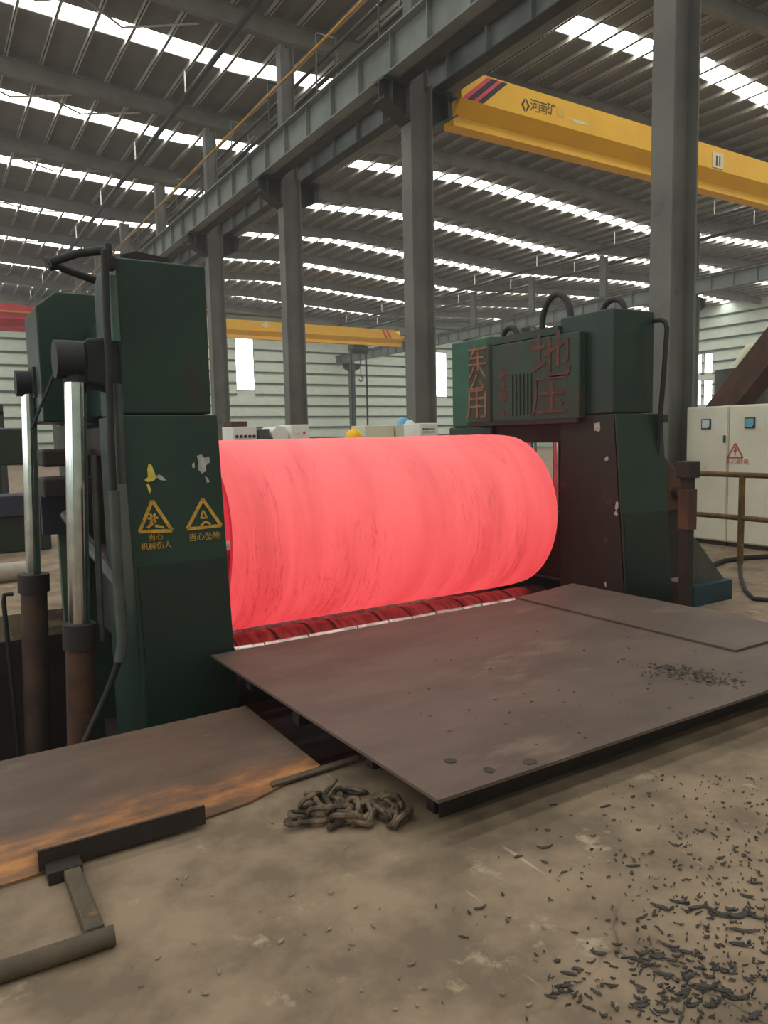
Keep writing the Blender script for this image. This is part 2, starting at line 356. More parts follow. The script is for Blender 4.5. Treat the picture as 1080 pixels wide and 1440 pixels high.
ROWS = [9.28, 36.28]
YC = [6.97+6.3*k for k in range(-3, 10)]
RIDGES = [(-17.72, -4.22, 9.28), (9.28, 22.78, 36.28), (36.28, 49.78, 63.28)]
def roof_z(x):
    for a, r, b in RIDGES:
        if x <= b: return 13.75-abs(x-r)*0.048
    return 13.1
STRIPS = [y+3.15 for y in YC if y+3.15 < Y1H]
SW = 0.46
slopes = []
for a, r, b in RIDGES: slopes += [(a, r), (r, b)]
edges = [Y0H]
for y in STRIPS: edges += [y-SW, y+SW]
edges.append(Y1H)
for i, (a, b) in enumerate(slopes):
    za, zb = roof_z(a+1e-3), roof_z(b-1e-3)
    cm = MB()
    for j in range(0, len(edges), 2):
        c, d = edges[j], edges[j+1]
        cm.hexa([(a, c, za), (b, c, zb), (b, d, zb), (a, d, za), (a, c, za+.06), (b, c, zb+.06), (b, d, zb+.06), (a, d, za+.06)])
    ce = tag(obj('ceiling', cm, 'roof_sheet'), 'grey sheet metal roof slope of the workshop hall', 'roof', 'roof slopes over the crane bays', 'structure')
    for y in STRIPS:
        sm = MB(); c, d = y-SW, y+SW
        sm.add([(a, c, za+.03), (b, c, zb+.03), (b, d, zb+.03), (a, d, za+.03)], [(3, 2, 1, 0)])
        obj('skylight_panel', sm, 'roof_light', ce)
    n = 14; pu = None
    for k in range(n):
        x = a+(b-a)*(k+0.5)/n; z = roof_z(x)
        p = MB(); p.box(x-.012, x+.012, Y0H, Y1H, z-.17, z-.005).box(x-.012, x+.06, Y0H, Y1H, z-.17, z-.15)
        obj('purlin', p, 'purlin', ce)
    for y in YC:
        rm = MB(); wf = .22; dep = .50
        for (l, h, o0, o1) in ((y-wf/2, y+wf/2, -.18, -.20), (y-wf/2, y+wf/2, -.18-dep, -.16-dep), (y-.01, y+.01, -.20, -.18-dep)):
            lo, hi = min(o0, o1), max(o0, o1)
            rm.hexa([(a, l, za+lo), (b, l, zb+lo), (b, h, zb+lo), (a, h, za+lo), (a, l, za+hi), (b, l, zb+hi), (b, h, zb+hi), (a, h, za+hi)])
        obj('rafter', rm, 'rafter', ce)
# fly braces below the skylights in the bay over the camera
    if i == 1:
        for (xx, yy) in [(p, y) for y in YC if 12 < y < 50 for p in (3.4, 5.6)]:
            z = roof_z(xx)-.22
            obj('brace', MB().cyl((xx, yy+2.6, z), (xx+1.6, yy+.9, z-.25), .03, 6).cyl((xx, yy+2.6, z), (xx-1.4, yy+1.2, z-.2), .03, 6), 'purlin', ce)

def siding_wall(name, label, axis, pos, a, b, z1, windows, inward):
    wm = MB(); t = .08
    # wall as vertical bands round the windows
    cuts = sorted({a, b} | {q for wd in windows for q in wd[:2]})
    for u0, u1 in zip(cuts[:-1], cuts[1:]):
        wins = sorted([wd for wd in windows if wd[0] <= u0+1e-6 and wd[1] >= u1-1e-6], key=lambda q: q[2])
        z = 0.0
        for wd in wins:
            if wd[2] > z: (wm.box(u0, u1, pos, pos+t, z, wd[2]) if axis == 'y' else wm.box(pos, pos+t, u0, u1, z, wd[2]))
            z = wd[3]
        (wm.box(u0, u1, pos, pos+t, z, z1) if axis == 'y' else wm.box(pos, pos+t, u0, u1, z, z1))
    o = tag(obj(name, wm, 'siding'), label, 'wall', kind='structure')
    s = -1 if inward < 0 else 1; e0 = pos if inward < 0 else pos+t
    for z in np.arange(1.6, z1-.5, 1.04):
        # lapped siding panel: bottom edge stands proud; dark girt line beneath
        segs = [(a, b)]
        for wd in windows:
            if z+1.0 > wd[2] and z < wd[3]:
                segs = [q for (l, h) in segs for q in (((l, wd[0]), (wd[1], h)) if wd[0] >= l and wd[1] <= h else ((l, h),))]
        pm_, gm = MB(), MB()
        for l, h in segs:
            if axis == 'y':
                pm_.prism([(e0+s*.002, z+.14), (e0+s*.09, z+.14), (e0+s*.03, z+1.02), (e0+s*.002, z+1.02)], 'x', l, h)
                gm.box(l, h, min(e0, e0+s*.16), max(e0, e0+s*.16), z, z+.13)
            else:
                pm_.prism([(e0+s*.002, z+.14), (e0+s*.09, z+.14), (e0+s*.03, z+1.02), (e0+s*.002, z+1.02)], 'y', l, h)
                gm.box(min(e0, e0+s*.16), max(e0, e0+s*.16), l, h, z, z+.13)
        obj('siding_panel', pm_, 'siding', o); obj('girt', gm, 'girt', o)
    return o
FW = [(25.25, 27.1, 6.15, 11.0), (48.1, 49.6, 5.8, 10.65), (-3.0, -1.4, 6.15, 10.8), (2.2, 3.8, 6.15, 10.8)]
siding_wall('wall_far', 'pale green horizontally ribbed siding wall at the far end of the hall', 'y', 66.0, X0H, X1H+.3, 13.9, FW, -1)
RW = [(42.99, 43.9, 6.5, 8.7), (44.1, 45.0, 6.5, 8.7), (42.95, 43.85, 3.9, 6.2), (44.05, 44.95, 3.9, 6.2)]
RW = [(42.95, 43.9, 3.9, 6.3), (42.95, 43.9, 6.9, 8.75), (44.1, 45.0, 3.9, 6.3), (44.1, 45.0, 6.9, 8.75)]
siding_wall('wall_right', 'pale ribbed siding wall along the right side of the hall', 'x', 63.3, Y0H, Y1H, 13.9, RW, -1)
LW = [(y, y+4.2, 2.0, 5.2) for y in (-10.0, -3.7, 2.6, 8.9, 15.2, 21.5, 27.8, 34.1)]  # unseen windows, added for the left-side light the chrome rods reflect
siding_wall('wall_left', 'pale ribbed siding wall along the left side of the hall', 'x', -18.1, Y0H, Y1H, 13.9, LW, 1)
siding_wall('wall_back', 'pale ribbed siding wall at the near end of the hall', 'y', -14.1, X0H, X1H+.3, 13.9, [], 1)
k = 0
for (axis, pos, ws) in (('y', 66.0, FW), ('x', 63.3, RW), ('x', -18.1, LW)):
    for (a, b, c, d) in ws:
        k += 1; m = MB(); fr = MB()
        q = [(a+.05, c+.05), (b-.05, c+.05), (b-.05, d-.05), (a+.05, d-.05)]
        if axis == 'y':
            m.add([(u, pos+.03, v) for u, v in q], [(0, 1, 2, 3)])
            for (l, h, zz0, zz1) in ((a, a+.06, c, d), (b-.06, b, c, d), (a, b, c, c+.06), (a, b, d-.06, d), (a, b, c+(d-c)*.28, c+(d-c)*.28+.04), (a, b, c+(d-c)*.15, c+(d-c)*.15+.04)): fr.box(l, h, pos-.03, pos+.06, zz0, zz1)
        else:
            m.add([(pos+.03, u, v) for u, v in q], [(3, 2, 1, 0) if pos > 0 else (0, 1, 2, 3)])
            for (l, h, zz0, zz1) in ((a, a+.06, c, d), (b-.06, b, c, d), (a, b, c, c+.06), (a, b, d-.06, d)): fr.box(pos-.03, pos+.06, l, h, zz0, zz1)
        o = tag(obj('window_%d' % k, fr, 'girt'), 'tall narrow bright window in the pale siding wall' if pos > 0 else 'wide bright window added in the unseen left siding wall', 'window', 'bright windows in the siding walls', 'structure')
        obj('pane', m, 'window_light', o)

# ------------------------------------------------------------------ crane-runway columns
def make_column(xc, label, group):
    x0, x1 = xc-.28, xc+.28; y = 0.0; w_ = .175
    c = thing('steel_column', (xc, 0, 0), label, 'column', group)
    obj('flange', MB().box(x0, x0+.03, -w_, w_, 0, 8.85), 'column_grey', c)
    obj('flange', MB().box(x1-.03, x1, -w_, w_, 0, 8.85), 'column_grey', c)
    obj('web', MB().box(x0+.03, x1-.03, -.015, .015, 0, 8.8), 'column_grey', c)
    obj('base_plate', MB().box(x0-.08, x1+.08, -.23, .23, 0, .03), 'column_grey', c)
    up = MB().box(xc-.2, xc-.18, -.15, .15, 8.8, 12.3).box(xc+.18, xc+.2, -.15, .15, 8.8, 12.3).box(xc-.18, xc+.18, -.012, .012, 8.8, 12.3)
    obj('upper_column', up, 'column_grey', c)
    for s in (-1, 1):
        e = x0 if s < 0 else x1; f = xc+s*.93
        b = MB()
        def pr(u0, v0, u1, v1, y0, y1):
            lo, hi = (u0, u1) if u0 < u1 else (u1, u0)
            return b.box(lo, hi, y0, y1, v0, v1)
        pr(e, 8.72, f, 8.77, -.2, .2)
        b.prism([(e, 8.02), (f, 8.36), (f, 8.39), (e, 8.05)] if s > 0 else [(f, 8.36), (e, 8.02), (e, 8.05), (f, 8.39)], 'y', -.2, .2)
        b.prism([(e, 8.04), (f, 8.38), (f, 8.73), (e, 8.73)] if s > 0 else [(f, 8.38), (e, 8.04), (e, 8.73), (f, 8.73)], 'y', -.012, .012)
        pr(xc+s*.69, 8.3, xc+s*.71, 8.73, -.18, .18)
        obj('bracket', b, 'steel_dark', c)
    return c
for xc, lab, grp in ((ROWS[0], 'grey H-section steel column in the row behind the glowing cylinder', 'columns of the runway row behind the cylinder'),
                     (ROWS[1], 'slim far grey steel column in the row beyond the yellow cranes', 'columns of the far runway row')):
    c0 = make_column(xc, lab, grp); first = True
    for y in YC:
        if xc > 20 and y < 10: continue
        if y < -4 or (xc > 20 and 56 < y < 60): continue
        if first: c0.location = (xc, y, 0); first = False
        else: copy_tree(c0, (xc, y, 0))

# ------------------------------------------------------------------ runway girders
def girder(xw, label, side, ya=-4.0, yb=65.5):
    g = thing('runway_girder', (xw, 0, 8.77), label, 'girder')
    obj('web', MB().box(xw-.012, xw+.012, ya, yb, 8.83, 9.54), 'girder_grey', g)
    obj('top_flange', MB().box(xw-.19, xw+.19, ya, yb, 9.54, 9.57), 'girder_grey', g)
    obj('bottom_flange', MB().box(xw-.17, xw+.17, ya, yb, 8.80, 8.83), 'girder_grey', g)
    obj('rail', MB().box(xw-.035, xw+.035, ya, yb, 9.57, 9.69), 'steel_dark', g)
    st = None
    for y in np.arange(ya+.6, yb, 1.26):
        if st is None:
            st = obj('stiffener', MB().box(xw-.13, xw+.13, y-.011, y+.011, 8.83, 9.54), 'girder_grey', g); y_first = y
        else:
            d = st.copy(); COL.objects.link(d); d.parent = g; d.location.y = y-y_first
    return g
girder(8.58, 'grey plate girder with stiffeners carried left of the near column row', -1)
girder(9.98, 'grey plate girder carrying the end of the near yellow crane', 1)
girder(35.58, 'distant grey plate girder on the far column row', -1)
# walkway decks between the girders
for a, b, lab in ((8.70, 8.98, 'dark steel walkway deck between the left girder and the columns'), (9.58, 9.85, 'dark steel walkway deck between the columns and the right girder')):
    tag(obj('walkway_deck', MB().box(a, b, -4, 65.5, 8.77, 8.795), 'steel_dark'), lab, 'walkway')
# overhead pipes with hangers
def hung_pipe(x, z, r, m, label, drop=True, n=10, every=6.3, w=.0):
    p = thing('overhead_pipe', (x, 0, z), label, 'pipe')
    obj('pipe_run', MB().cyl((x, -4, z), (x, 65.5, z), r, n), m, p, smooth=True)
    if drop:
        for y in YC:
            if y < 4: continue
            obj('hanger', MB().box(x-.02, x+.02, y+3.95, y+3.99, z, roof_z(x)-.2), 'purlin', p)
    return p
hung_pipe(7.75, 12.2, .085, 'steel_dark', 'dark pipe hung below the roof left of the near column row')
hung_pipe(34.5, 12.2, .085, 'steel_dark', 'pipe hung below the roof on the near side of the far column row')
hung_pipe(37.9, 12.2, .085, 'steel_dark', 'pipe hung below the roof beyond the far column row')
hung_pipe(8.9, 11.1, .035, 'pipe_yellow', 'thin yellow gas pipe running along the near column row', False)
pp = thing('pipe_rack', (9.95, 0, 10.6), 'rack of dark pipes above the walkway behind the columns', 'pipe rack')
for (x, z, r) in ((9.75, 11.55, .05), (9.95, 11.2, .06), (9.8, 10.75, .04), (10.1, 10.4, .05)):
    obj('pipe_run', MB().cyl((x, -4, z), (x, 65.5, z), r, 8), 'steel_dark', pp, smooth=True)
for y in np.arange(8.9, 64, 3.15):
    obj('rack_frame', MB().box(9.6, 9.63, y-.02, y+.02, 10.3, 12.25).box(10.2, 10.23, y-.02, y+.02, 10.3, 12.25).box(9.6, 10.23, y-.02, y+.02, 12.22, 12.26).box(9.6, 10.23, y-.02, y+.02, 10.3, 10.33), 'pipe_grey', pp)

# ------------------------------------------------------------------ overhead cranes
def crane(x0, x1, yf, zb, label, m, scale=1.0, taper=.75, zr=9.69, stripes=False, hoist=None, right_taper=True):
    s = scale; c = thing('bridge_crane', (x0, yf, zb), label, 'crane')
    yc = yf+.5*s; hw = .43*s
    z1 = zb+.47*s; z2 = zb+1.08*s
    tl = taper*s
    # box girder with slanted ends
    b = MB(); ends = [(x0+.02, z1, z2 if taper < .2 else z1+.02), (x0+tl, z1, z2), (x1-tl, z1, z2), (x1-.02, z1, z2 if taper < .2 else z1+.02)]
    vs, fs = [], []
    for (x, a, d) in ends: vs += [(x, yc-hw, a), (x, yc+hw, a), (x, yc+hw, d), (x, yc-hw, d)]
    for i in range(3):
        o = i*4
        fs += [(o, o+4, o+7, o+3), (o+1, o+2, o+6, o+5), (o+3, o+7, o+6, o+2), (o, o+1, o+5, o+4)]
    fs += [(3, 2, 1, 0), (12, 13, 14, 15)]
    obj('box_girder', b.add(vs, fs), m, c)
    bot = .155*s
    obj('trough', MB().prism([(yc-bot, zb+.19*s), (yc+bot, zb+.19*s), (yc+hw, z1), (yc-hw, z1)], 'x', x0, x1), m, c)
    obj('hoist_track', MB().box(x0, x1, yc-bot-.02*s, yc+bot+.02*s, zb, zb+.19*s), m, c)
    for xe, sg in ((x0, -1), (x1, 1)):
        xr_ = xe+sg*.40
        e = obj('end_carriage', MB().box(xr_-.12, xr_+.12, yc-1.3*s, yc+1.3*s, zr+.1, zr+.5), 'steel_dark', c)
        lo, hi = sorted((xe-sg*.3, xr_))
        obj('end_plate', MB().box(lo, hi, yc-hw*.9, yc+hw*.9, zr+.12, zr+.3).box(xe-sg*.3 if sg < 0 else xe-.3-.03, xe-sg*.3+.03 if sg < 0 else xe-.3, yc-hw*.9, yc+hw*.9, z2-.02, zr+.3), m, c)
        for q in (-1.1, 1.1):
            obj('wheel', MB().cyl((xr_-.05, yc+q*s, zr+.15), (xr_+.05, yc+q*s, zr+.15), .15, 16), 'steel_dark', e)
    return c, yc, hw, z1, z2
c, yc, hw, z1, z2 = crane(10.38, 35.18, 13.12, 8.34, 'yellow single girder bridge crane with pink and black striped end', 'crane_yellow', 1.0, .1)
yf = yc-hw-.003
for (u, m) in ((.06, 'stripe_red'), (.22, 'stripe_black'), (.38, 'stripe_red'), (.54, 'stripe_black')):
    a = 10.36+u*.9; sl = .73/.59
    q = [(a, z1+.01), (a+.16, z1+.01), (a+.16+sl*.57, z1+.58), (a+sl*.57, z1+.58)]
    obj('stripe', MB().prism(q, 'y', yf-.002, yf), m, c)
tx = 12.95
p0 = py(738, 150, yf); 
text('lettering', '河', .30, facing((py(752, 150, yf).x, yf, py(752, 150, yf).z), '-y'), 'letter_dark', c)
text('lettering', '南', .30, facing((py(763.5, 153, yf).x, yf, py(763.5, 153, yf).z), '-y'), 'letter_dark', c)
text('lettering', '矿', .30, facing((py(775.5, 155.5, yf).x, yf, py(775.5, 155.5, yf).z), '-y'), 'letter_dark', c)
text('lettering', '山', .28, facing((py(788, 158.5, yf).x, yf, py(788, 158.5, yf).z), '-y'), 'letter_faded', c)
lg = MB(); q = py(739, 148, yf)
for s_ in (-1, 1): lg.prism([(q.x+s_*.02, q.z-.15), (q.x+s_*.13, q.z), (q.x+s_*.02, q.z+.15), (q.x+s_*.02, q.z+.08), (q.x+s_*.07, q.z), (q.x+s_*.02, q.z-.08)][::s_], 'y', yf-.004, yf)
obj('emblem', lg, 'letter_dark', c)
st = MB(); q = py(815, 172, yf); blob(st, (q.x, yf, q.z), .09, (4, 0, 0), (0, 0, .55), 12, 3); obj('scuff', st, 'letter_white', c)
q = py(1009, 226, yf)
ob = obj('plate_sign', MB().box(q.x-.24, q.x+.24, yf-.02, yf, q.z-.2, q.z+.2), 'letter_white', c)
obj('print', MB().box(q.x-.1, q.x-.02, yf-.024, yf-.02, q.z-.15, q.z+.12).box(q.x+.04, q.x+.1, yf-.024, yf-.02, q.z-.15, q.z+.12), 'pipe_grey', ob)
c, yc, hw, z1, z2 = crane(10.38, 35.18, 52.7, 9.15, 'distant yellow bridge crane in front of the pale far wall', 'crane_yellow', 1.2)
yf = yc-hw-.01
for u in (1.1, 1.5):
    a = 35.1-u-.6
    obj('stripe', MB().prism([(a, z2-.02), (a+.22, z2-.02), (a+.62, z1+.02), (a+.4, z1+.02)][::-1], 'y', yf-.002, yf), 'stripe_red', c)
q = py(374, 457, yf); obj('emblem', MB().prism([(q.x-.3, q.z), (q.x, q.z-.22), (q.x+.3, q.z), (q.x, q.z+.22)], 'y', yf-.004, yf), 'letter_white', c)
h = thing('chain_hoist', (31.2, yc, 8.2), 'dark green electric hoist hung from the distant yellow crane', 'hoist')
hp = py(505, 493, yc); hx = hp.x
obj('motor', MB().cyl((hx-.7, yc, 8.75), (hx+.7, yc, 8.75), .34, 16), 'green_dark', h, smooth=True)
obj('trolley', MB().box(hx-.45, hx+.45, yc-.25, yc+.25, 8.95, 9.14), 'green_dark', h)
obj('motor', MB().cyl((hx-1.0, yc-.1, 8.8), (hx-.7, yc-.1, 8.8), .22, 12), 'pipe_grey', h, smooth=True, label='pale grey end motor')
obj('rope', MB().cyl((hx+.1, yc, 8.5), (hx+.1, yc, 6.6), .03, 6), 'steel_dark', h)
obj('hook', MB().tube(arc((hx+.1, yc, 6.4), .2, 90, -180, 10, 'xz'), .05, 8), 'chain_steel', h)
for xx, nm in ((33.3, 'dark green power cable hanging left of the far column'), (35.75-.9, 'dark green power cable hanging right of the far column')):
    tag(obj('hanging_cable', MB().tube([(xx, 58.5, 9.2), (xx+.05, 58.5, 6), (xx, 58.5, 0)], .09, 8), 'green_dark'), nm, 'cable')
# red crane in the left bay
c, yc, hw, z1, z2 = crane(-17.0, 8.18, 49.0, 8.35, 'red bridge crane seen behind the left rolling stand', 'crane_red', 1.35)
obj('cover_strip', MB().box(-17, 8.1, yc-hw-.06, yc-hw-.003, z1+.35, z1+.45), 'pipe_yellow', c)

# ================================================================== MACHINE
AX_Y, AX_Z, RC = 6.17, 0.775, 0.825
XL, XR = 1.97, 5.40
# ---- glowing rolled shell: thick wall, open seam at the lower far side
def shell():
    mb = MB(); nth, nx, t = 96, 40, .085
    a0, a1 = math.radians(200), math.radians(200+352)
    rnd = random.Random(3); wob = [rnd.uniform(-.004, .004) for _ in range(nx+1)]
    for layer in (0, 1):
        for i in range(nx+1):
            for j in range(nth+1):
                q = a0+(a1-a0)*j/nth; r = RC+wob[i]*.6-(t if layer else 0)
                ed = min(i, nx-i); r -= (0.018 if ed == 0 else 0.005 if ed == 1 else 0)*(1 if layer == 0 else -1)
                x = XL+(XR-XL)*i/nx
                # rim slightly wavy
                if i == 0: x += .012*math.sin(3*q)
                mb.v.append((x, AX_Y-r*math.cos(q), AX_Z+r*math.sin(q)))
    W = nth+1; O = (nx+1)*W
    for i in range(nx):
        for j in range(nth):
            a = i*W+j; mb.f.append((a, a+1, a+W+1, a+W)); mb.f.append((O+a, O+a+W, O+a+W+1, O+a+1))
    for j in range(nth):
        mb.f.append((j, O+j, O+j+1, j+1)); a = nx*W+j; mb.f.append((a, a+1, O+a+1, O+a))
    for i in range(nx):
        a = i*W; mb.f.append((a, a+W, O+a+W, O+a)); a = i*W+nth; mb.f.append((a, O+a, O+a+W, a+W))
    return mb
_sh = shell()
o = obj('steel_cylinder', _sh, 'hot', smooth=True, origin=((XL+XR)/2, AX_Y, AX_Z-RC))
me = o.data; me.materials.append(MATS['hot_inner']); me.materials.append(MATS['hot_edge'])
for p in me.polygons:
    c_ = p.center; x_ = c_.x+(XL+XR)/2; r_ = math.hypot(c_.y, c_.z-RC)
    if abs(p.normal.x) > .6 and abs(x_-XL) < .06: p.material_index = 2
    elif r_ < RC-.07: p.material_index = 1
tag(o, 'red hot glowing rolled steel cylinder lying between the green stands', 'cylinder')
# ---- bending rolls
def roll(y, z, r, x0, x1, m, label, rings=True):
    t = thing('bending_roll', (x0, y, z-r), label, 'roll')
    obj('barrel', MB().cyl((x0+.1, y, z), (x1-.1, y, z), r, 48), m, t, smooth=True)
    for a, b in ((x0-.06, x0+.1), (x1-.1, x1+.045)): obj('journal', MB().cyl((a, y, z), (b, y, z), r*.62, 32), 'roll_steel', t, smooth=True)
    if rings:
        rnd = random.Random(5)
        for k in range(11):
            x = x0+.25+(x1-x0-.5)*k/10+rnd.uniform(-.07, .07)
            obj('scale_ridge', MB().cyl((x-.008, y, z), (x+.008+rnd.random()*.012, y, z), r+.0025, 48), 'edge_dark', t)
    return t
roll(5.80, -.325, .30, 1.80, 5.65, 'roll_steel', 'polished steel bending roll under the front of the glowing cylinder')
roll(6.55, -.46, .30, 1.80, 5.65, 'roll_steel', 'polished steel bending roll under the rear of the glowing cylinder', False)
roll(6.17, .36, .28, 1.80, 5.65, 'roll_steel', 'upper steel bending roll running inside the glowing cylinder', False)

# added bright bar lengths standing in for the roof-light highlight on the front roll
eb = thing('highlight_bar', (3.0, 4.88, 0), 'added bright bar in short lengths imitating the highlight on the front roll', 'steel bar')
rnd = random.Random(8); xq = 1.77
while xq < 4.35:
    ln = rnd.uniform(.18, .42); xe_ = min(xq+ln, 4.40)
    obj('highlight_bar_length', MB().cyl((xq, 4.885, .122+rnd.uniform(-.004, .004)), (xe_-.012, 4.885, .122+rnd.uniform(-.004, .004)), .026, 14), 'bar_bright', eb, smooth=True)
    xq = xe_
obj('highlight_bar_bed', MB().box(1.77, 4.42, 4.862, 4.905, .06, .10), 'edge_dark', eb)

# ---- stands
def stand(side):
    L_ = side == 'left'
    if L_:
        x0, x1 = 1.12, 1.70
        s = thing('rolling_stand', (1.4, 6.2, PZ), 'dark green machine stand with yellow warning triangles on its front', 'machine stand')
    else:
        x0, x1 = 5.70, 6.29
        s = thing('rolling_stand', (6.0, 6.2, PZ), 'dark green machine stand with a lettered sign facing the glowing cylinder', 'machine stand')
    zt = 2.76 if L_ else 2.78
    gm = 'green_paint'
    f0, f1 = 4.925, 5.62
    # front tower (slightly sloping cap)
    tw = MB().hexa([(x0, f0, 1.78), (x1, f0, 1.78), (x1, f1, 1.78), (x0, f1, 1.78), (x0, f0, zt), (x1, f0, zt), (x1, f1, zt), (x0, f1, zt)])
    obj('front_tower', tw, gm, s, bevel=.012)
    a = x0-(.02 if L_ else .0); b = x1+(.03 if L_ else .10)
    leg = MB().hexa([(a, 4.62, PZ), (b, 4.62, PZ), (b, 5.62, PZ), (a, 5.62, PZ), (a, 4.90, 1.775), (b, 4.90, 1.775), (b, 5.62, 1.775), (a, 5.62, 1.775)])
    obj('front_leg', leg, gm if L_ else 'green_scorched', s, bevel=.008)
    # darker repainted cover plate low on the front face
    def yf(z): return 4.62+(4.90-4.62)*(z-PZ)/(1.775-PZ)
    cp = MB(); e = .012
    za, zb_ = PZ+.05, .80
    cp.hexa([(a+.03, yf(za)-e, za), (b-.01, yf(za)-e, za), (b-.01, yf(za)+.02, za), (a+.03, yf(za)+.02, za), (a+.03, yf(zb_)-e, zb_), (b-.01, yf(zb_)-e, zb_), (b-.01, yf(zb_)+.02, zb_), (a+.03, yf(zb_)+.02, zb_)])
    obj('cover_plate', cp, 'green_dark', s)
    if not L_:
        fp = MB(); fp.hexa([(a, yf(PZ)-.006, PZ), (b, yf(PZ)-.006, PZ), (b, yf(PZ)+.02, PZ), (a, yf(PZ)+.02, PZ), (a, yf(1.77)-.006, 1.77), (b, yf(1.77)-.006, 1.77), (b, yf(1.77)+.02, 1.77), (a, yf(1.77)+.02, 1.77)])
        obj('front_skin', fp, gm, s)
    # rear tower and leg
    r0, r1 = 6.75, 7.48
    rx = .88 if L_ else x0
    rz = 2.86 if L_ else 2.74
    if L_:
        obj('rear_tower', MB().prism([(rx, 1.78), (x1, 1.78), (x1, rz), (rx+.16, rz), (rx, rz-.13)], 'y', r0, r1), gm, s, bevel=.015)
    else:
        obj('rear_tower', MB().box(rx, x1, r0, r1, 1.70, rz), 'green_bright', s, bevel=.02)
    obj('rear_leg', MB().box(x0+(-.02 if L_ else .02), x1, r0, r1+.1, PZ, 1.78 if L_ else 1.70), 'green_paint', s, bevel=.02)
    # yoke between the towers, bearing block and lower tie
    obj('yoke', MB().box(x0+.14, x1-.04, f1-.01, r0+.01, 1.82, 2.55 if L_ else 2.70), 'green_paint', s)
    obj('bearing_block', MB().box(x0+.1, x1, 5.72, 6.62, .02, .75), 'edge_dark', s, bevel=.03)
    obj('guide_beam', MB().box(x0+.08, x1-.02, f1-.01, r0+.01, 1.50, 1.72), 'edge_dark', s)
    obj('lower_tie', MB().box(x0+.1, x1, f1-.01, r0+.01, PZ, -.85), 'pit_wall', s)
    for yy in (5.95, 6.4):
        obj('lift_rod', MB().cyl((x0+.3, yy, .7), (x0+.3, yy, 1.55), .055, 16), 'chrome', s, smooth=True)
    return s
SL = stand('left'); SR = stand('right')

# left stand: warning marks on the front face of the leg (slightly leaning)
def yl(z): return 4.62+.28*(z-PZ)/(1.775-PZ)-.004
def mark(name, pts, m, parent, thick=.0025):   # outline in (x,z) on the leaning face
    n = len(pts); vs = [(x, yl(z)-thick, z) for x, z in pts]+[(x, yl(z)+.001, z) for x, z in pts]
    return obj(name, MB().add(vs, [tuple(range(n)), tuple(range(n, 2*n))[::-1]]+[(i, n+i, n+(i+1) % n, (i+1) % n) for i in range(n)]), m, parent)
def bar(mb, a, b, w_, t=.0025):
    a = Vector((a[0], a[1])); b = Vector((b[0], b[1])); d = (b-a).normalized(); n_ = Vector((-d.y, d.x))*w_/2
    q = [a-n_, b-n_, b+n_, a+n_]
    vs = [(p.x, yl(p.y)-t, p.y) for p in q]+[(p.x, yl(p.y)+.001, p.y) for p in q]
    mb.add(vs, [(0, 1, 2, 3), (7, 6, 5, 4), (0, 4, 5, 1), (1, 5, 6, 2), (2, 6, 7, 3), (3, 7, 4, 0)])
def on_leg(x, y):
    p = py(x, y, 4.82)
    for _ in range(3): p = py(x, y, yl(p.z))
    return (p.x, p.z)
for tri, icon in ((((214, 704), (242, 746), (196, 748)), 0), (((285, 702), (311, 739), (263, 744)), 1)):
    P = [on_leg(*q) for q in tri]; mb = MB()
    bar(mb, P[0], P[1], .022); bar(mb, P[1], P[2], .022); bar(mb, P[2], P[0], .022)
    ws = obj('warning_sign', mb, 'yellow_print', SL, label='yellow stencilled warning triangle')
    cx = (P[0][0]+P[1][0]+P[2][0])/3; cz = (P[0][1]+P[1][1]+P[2][1])/3; im = MB()
    if icon == 0:    # gear above a hand
        for k_ in range(6):
            q = math.pi*k_/3; bar(im, (cx-.01, cz+.02), (cx-.01+.034*math.cos(q), cz+.02+.034*math.sin(q)), .015)
        bar(im, (cx-.05, cz-.04), (cx-.01, cz-.01), .018); bar(im, (cx+.0, cz-.03), (cx+.055, cz-.045), .018)
    else:            # falling load above a bent figure
        bar(im, (cx-.02, cz+.0), (cx, cz+.05), .012); bar(im, (cx, cz+.05), (cx+.022, cz), .012); bar(im, (cx-.022, cz), (cx+.024, cz), .012)
        bar(im, (cx-.025, cz-.05), (cx+.01, cz-.025), .013); bar(im, (cx+.01, cz-.025), (cx+.045, cz-.045), .013)
    obj('pictogram', im, 'yellow_print', ws)
def leg_text(body, size, x, y):
    X, Z = on_leg(x, y); text('lettering', body, size, facing((X, yl(Z), Z), '-y') @ Matrix.Rotation(math.radians(-4.9), 4, 'X'), 'yellow_print', SL, .0015)
leg_text('当心', .05, 219, 756); leg_text('机械伤人', .05, 220, 768); leg_text('当心坠物', .056, 288, 755)
def chip(pts, m):
    return mark('paint_chip', [on_leg(*p) for p in pts], m, SL)
chip([(209, 652), (213, 654), (217, 664), (220, 672), (216, 676), (208, 678), (203, 675), (208, 671), (207, 660)], 'yellow_chip')
chip([(219, 670), (224, 667), (232, 673), (234, 676), (225, 675)], 'white_chip')
chip([(206, 681), (209, 680), (213, 690), (210, 694)], 'yellow_chip')
chip([(277, 641), (283, 639), (288, 644), (294, 642), (295, 650), (289, 655), (290, 662), (284, 666), (278, 660), (279, 651)], 'white_chip')
chip([(288, 670), (292, 672), (295, 678), (291, 679)], 'white_chip')
chip([(270, 653), (273, 650), (274, 657), (271, 659)], 'white_chip')

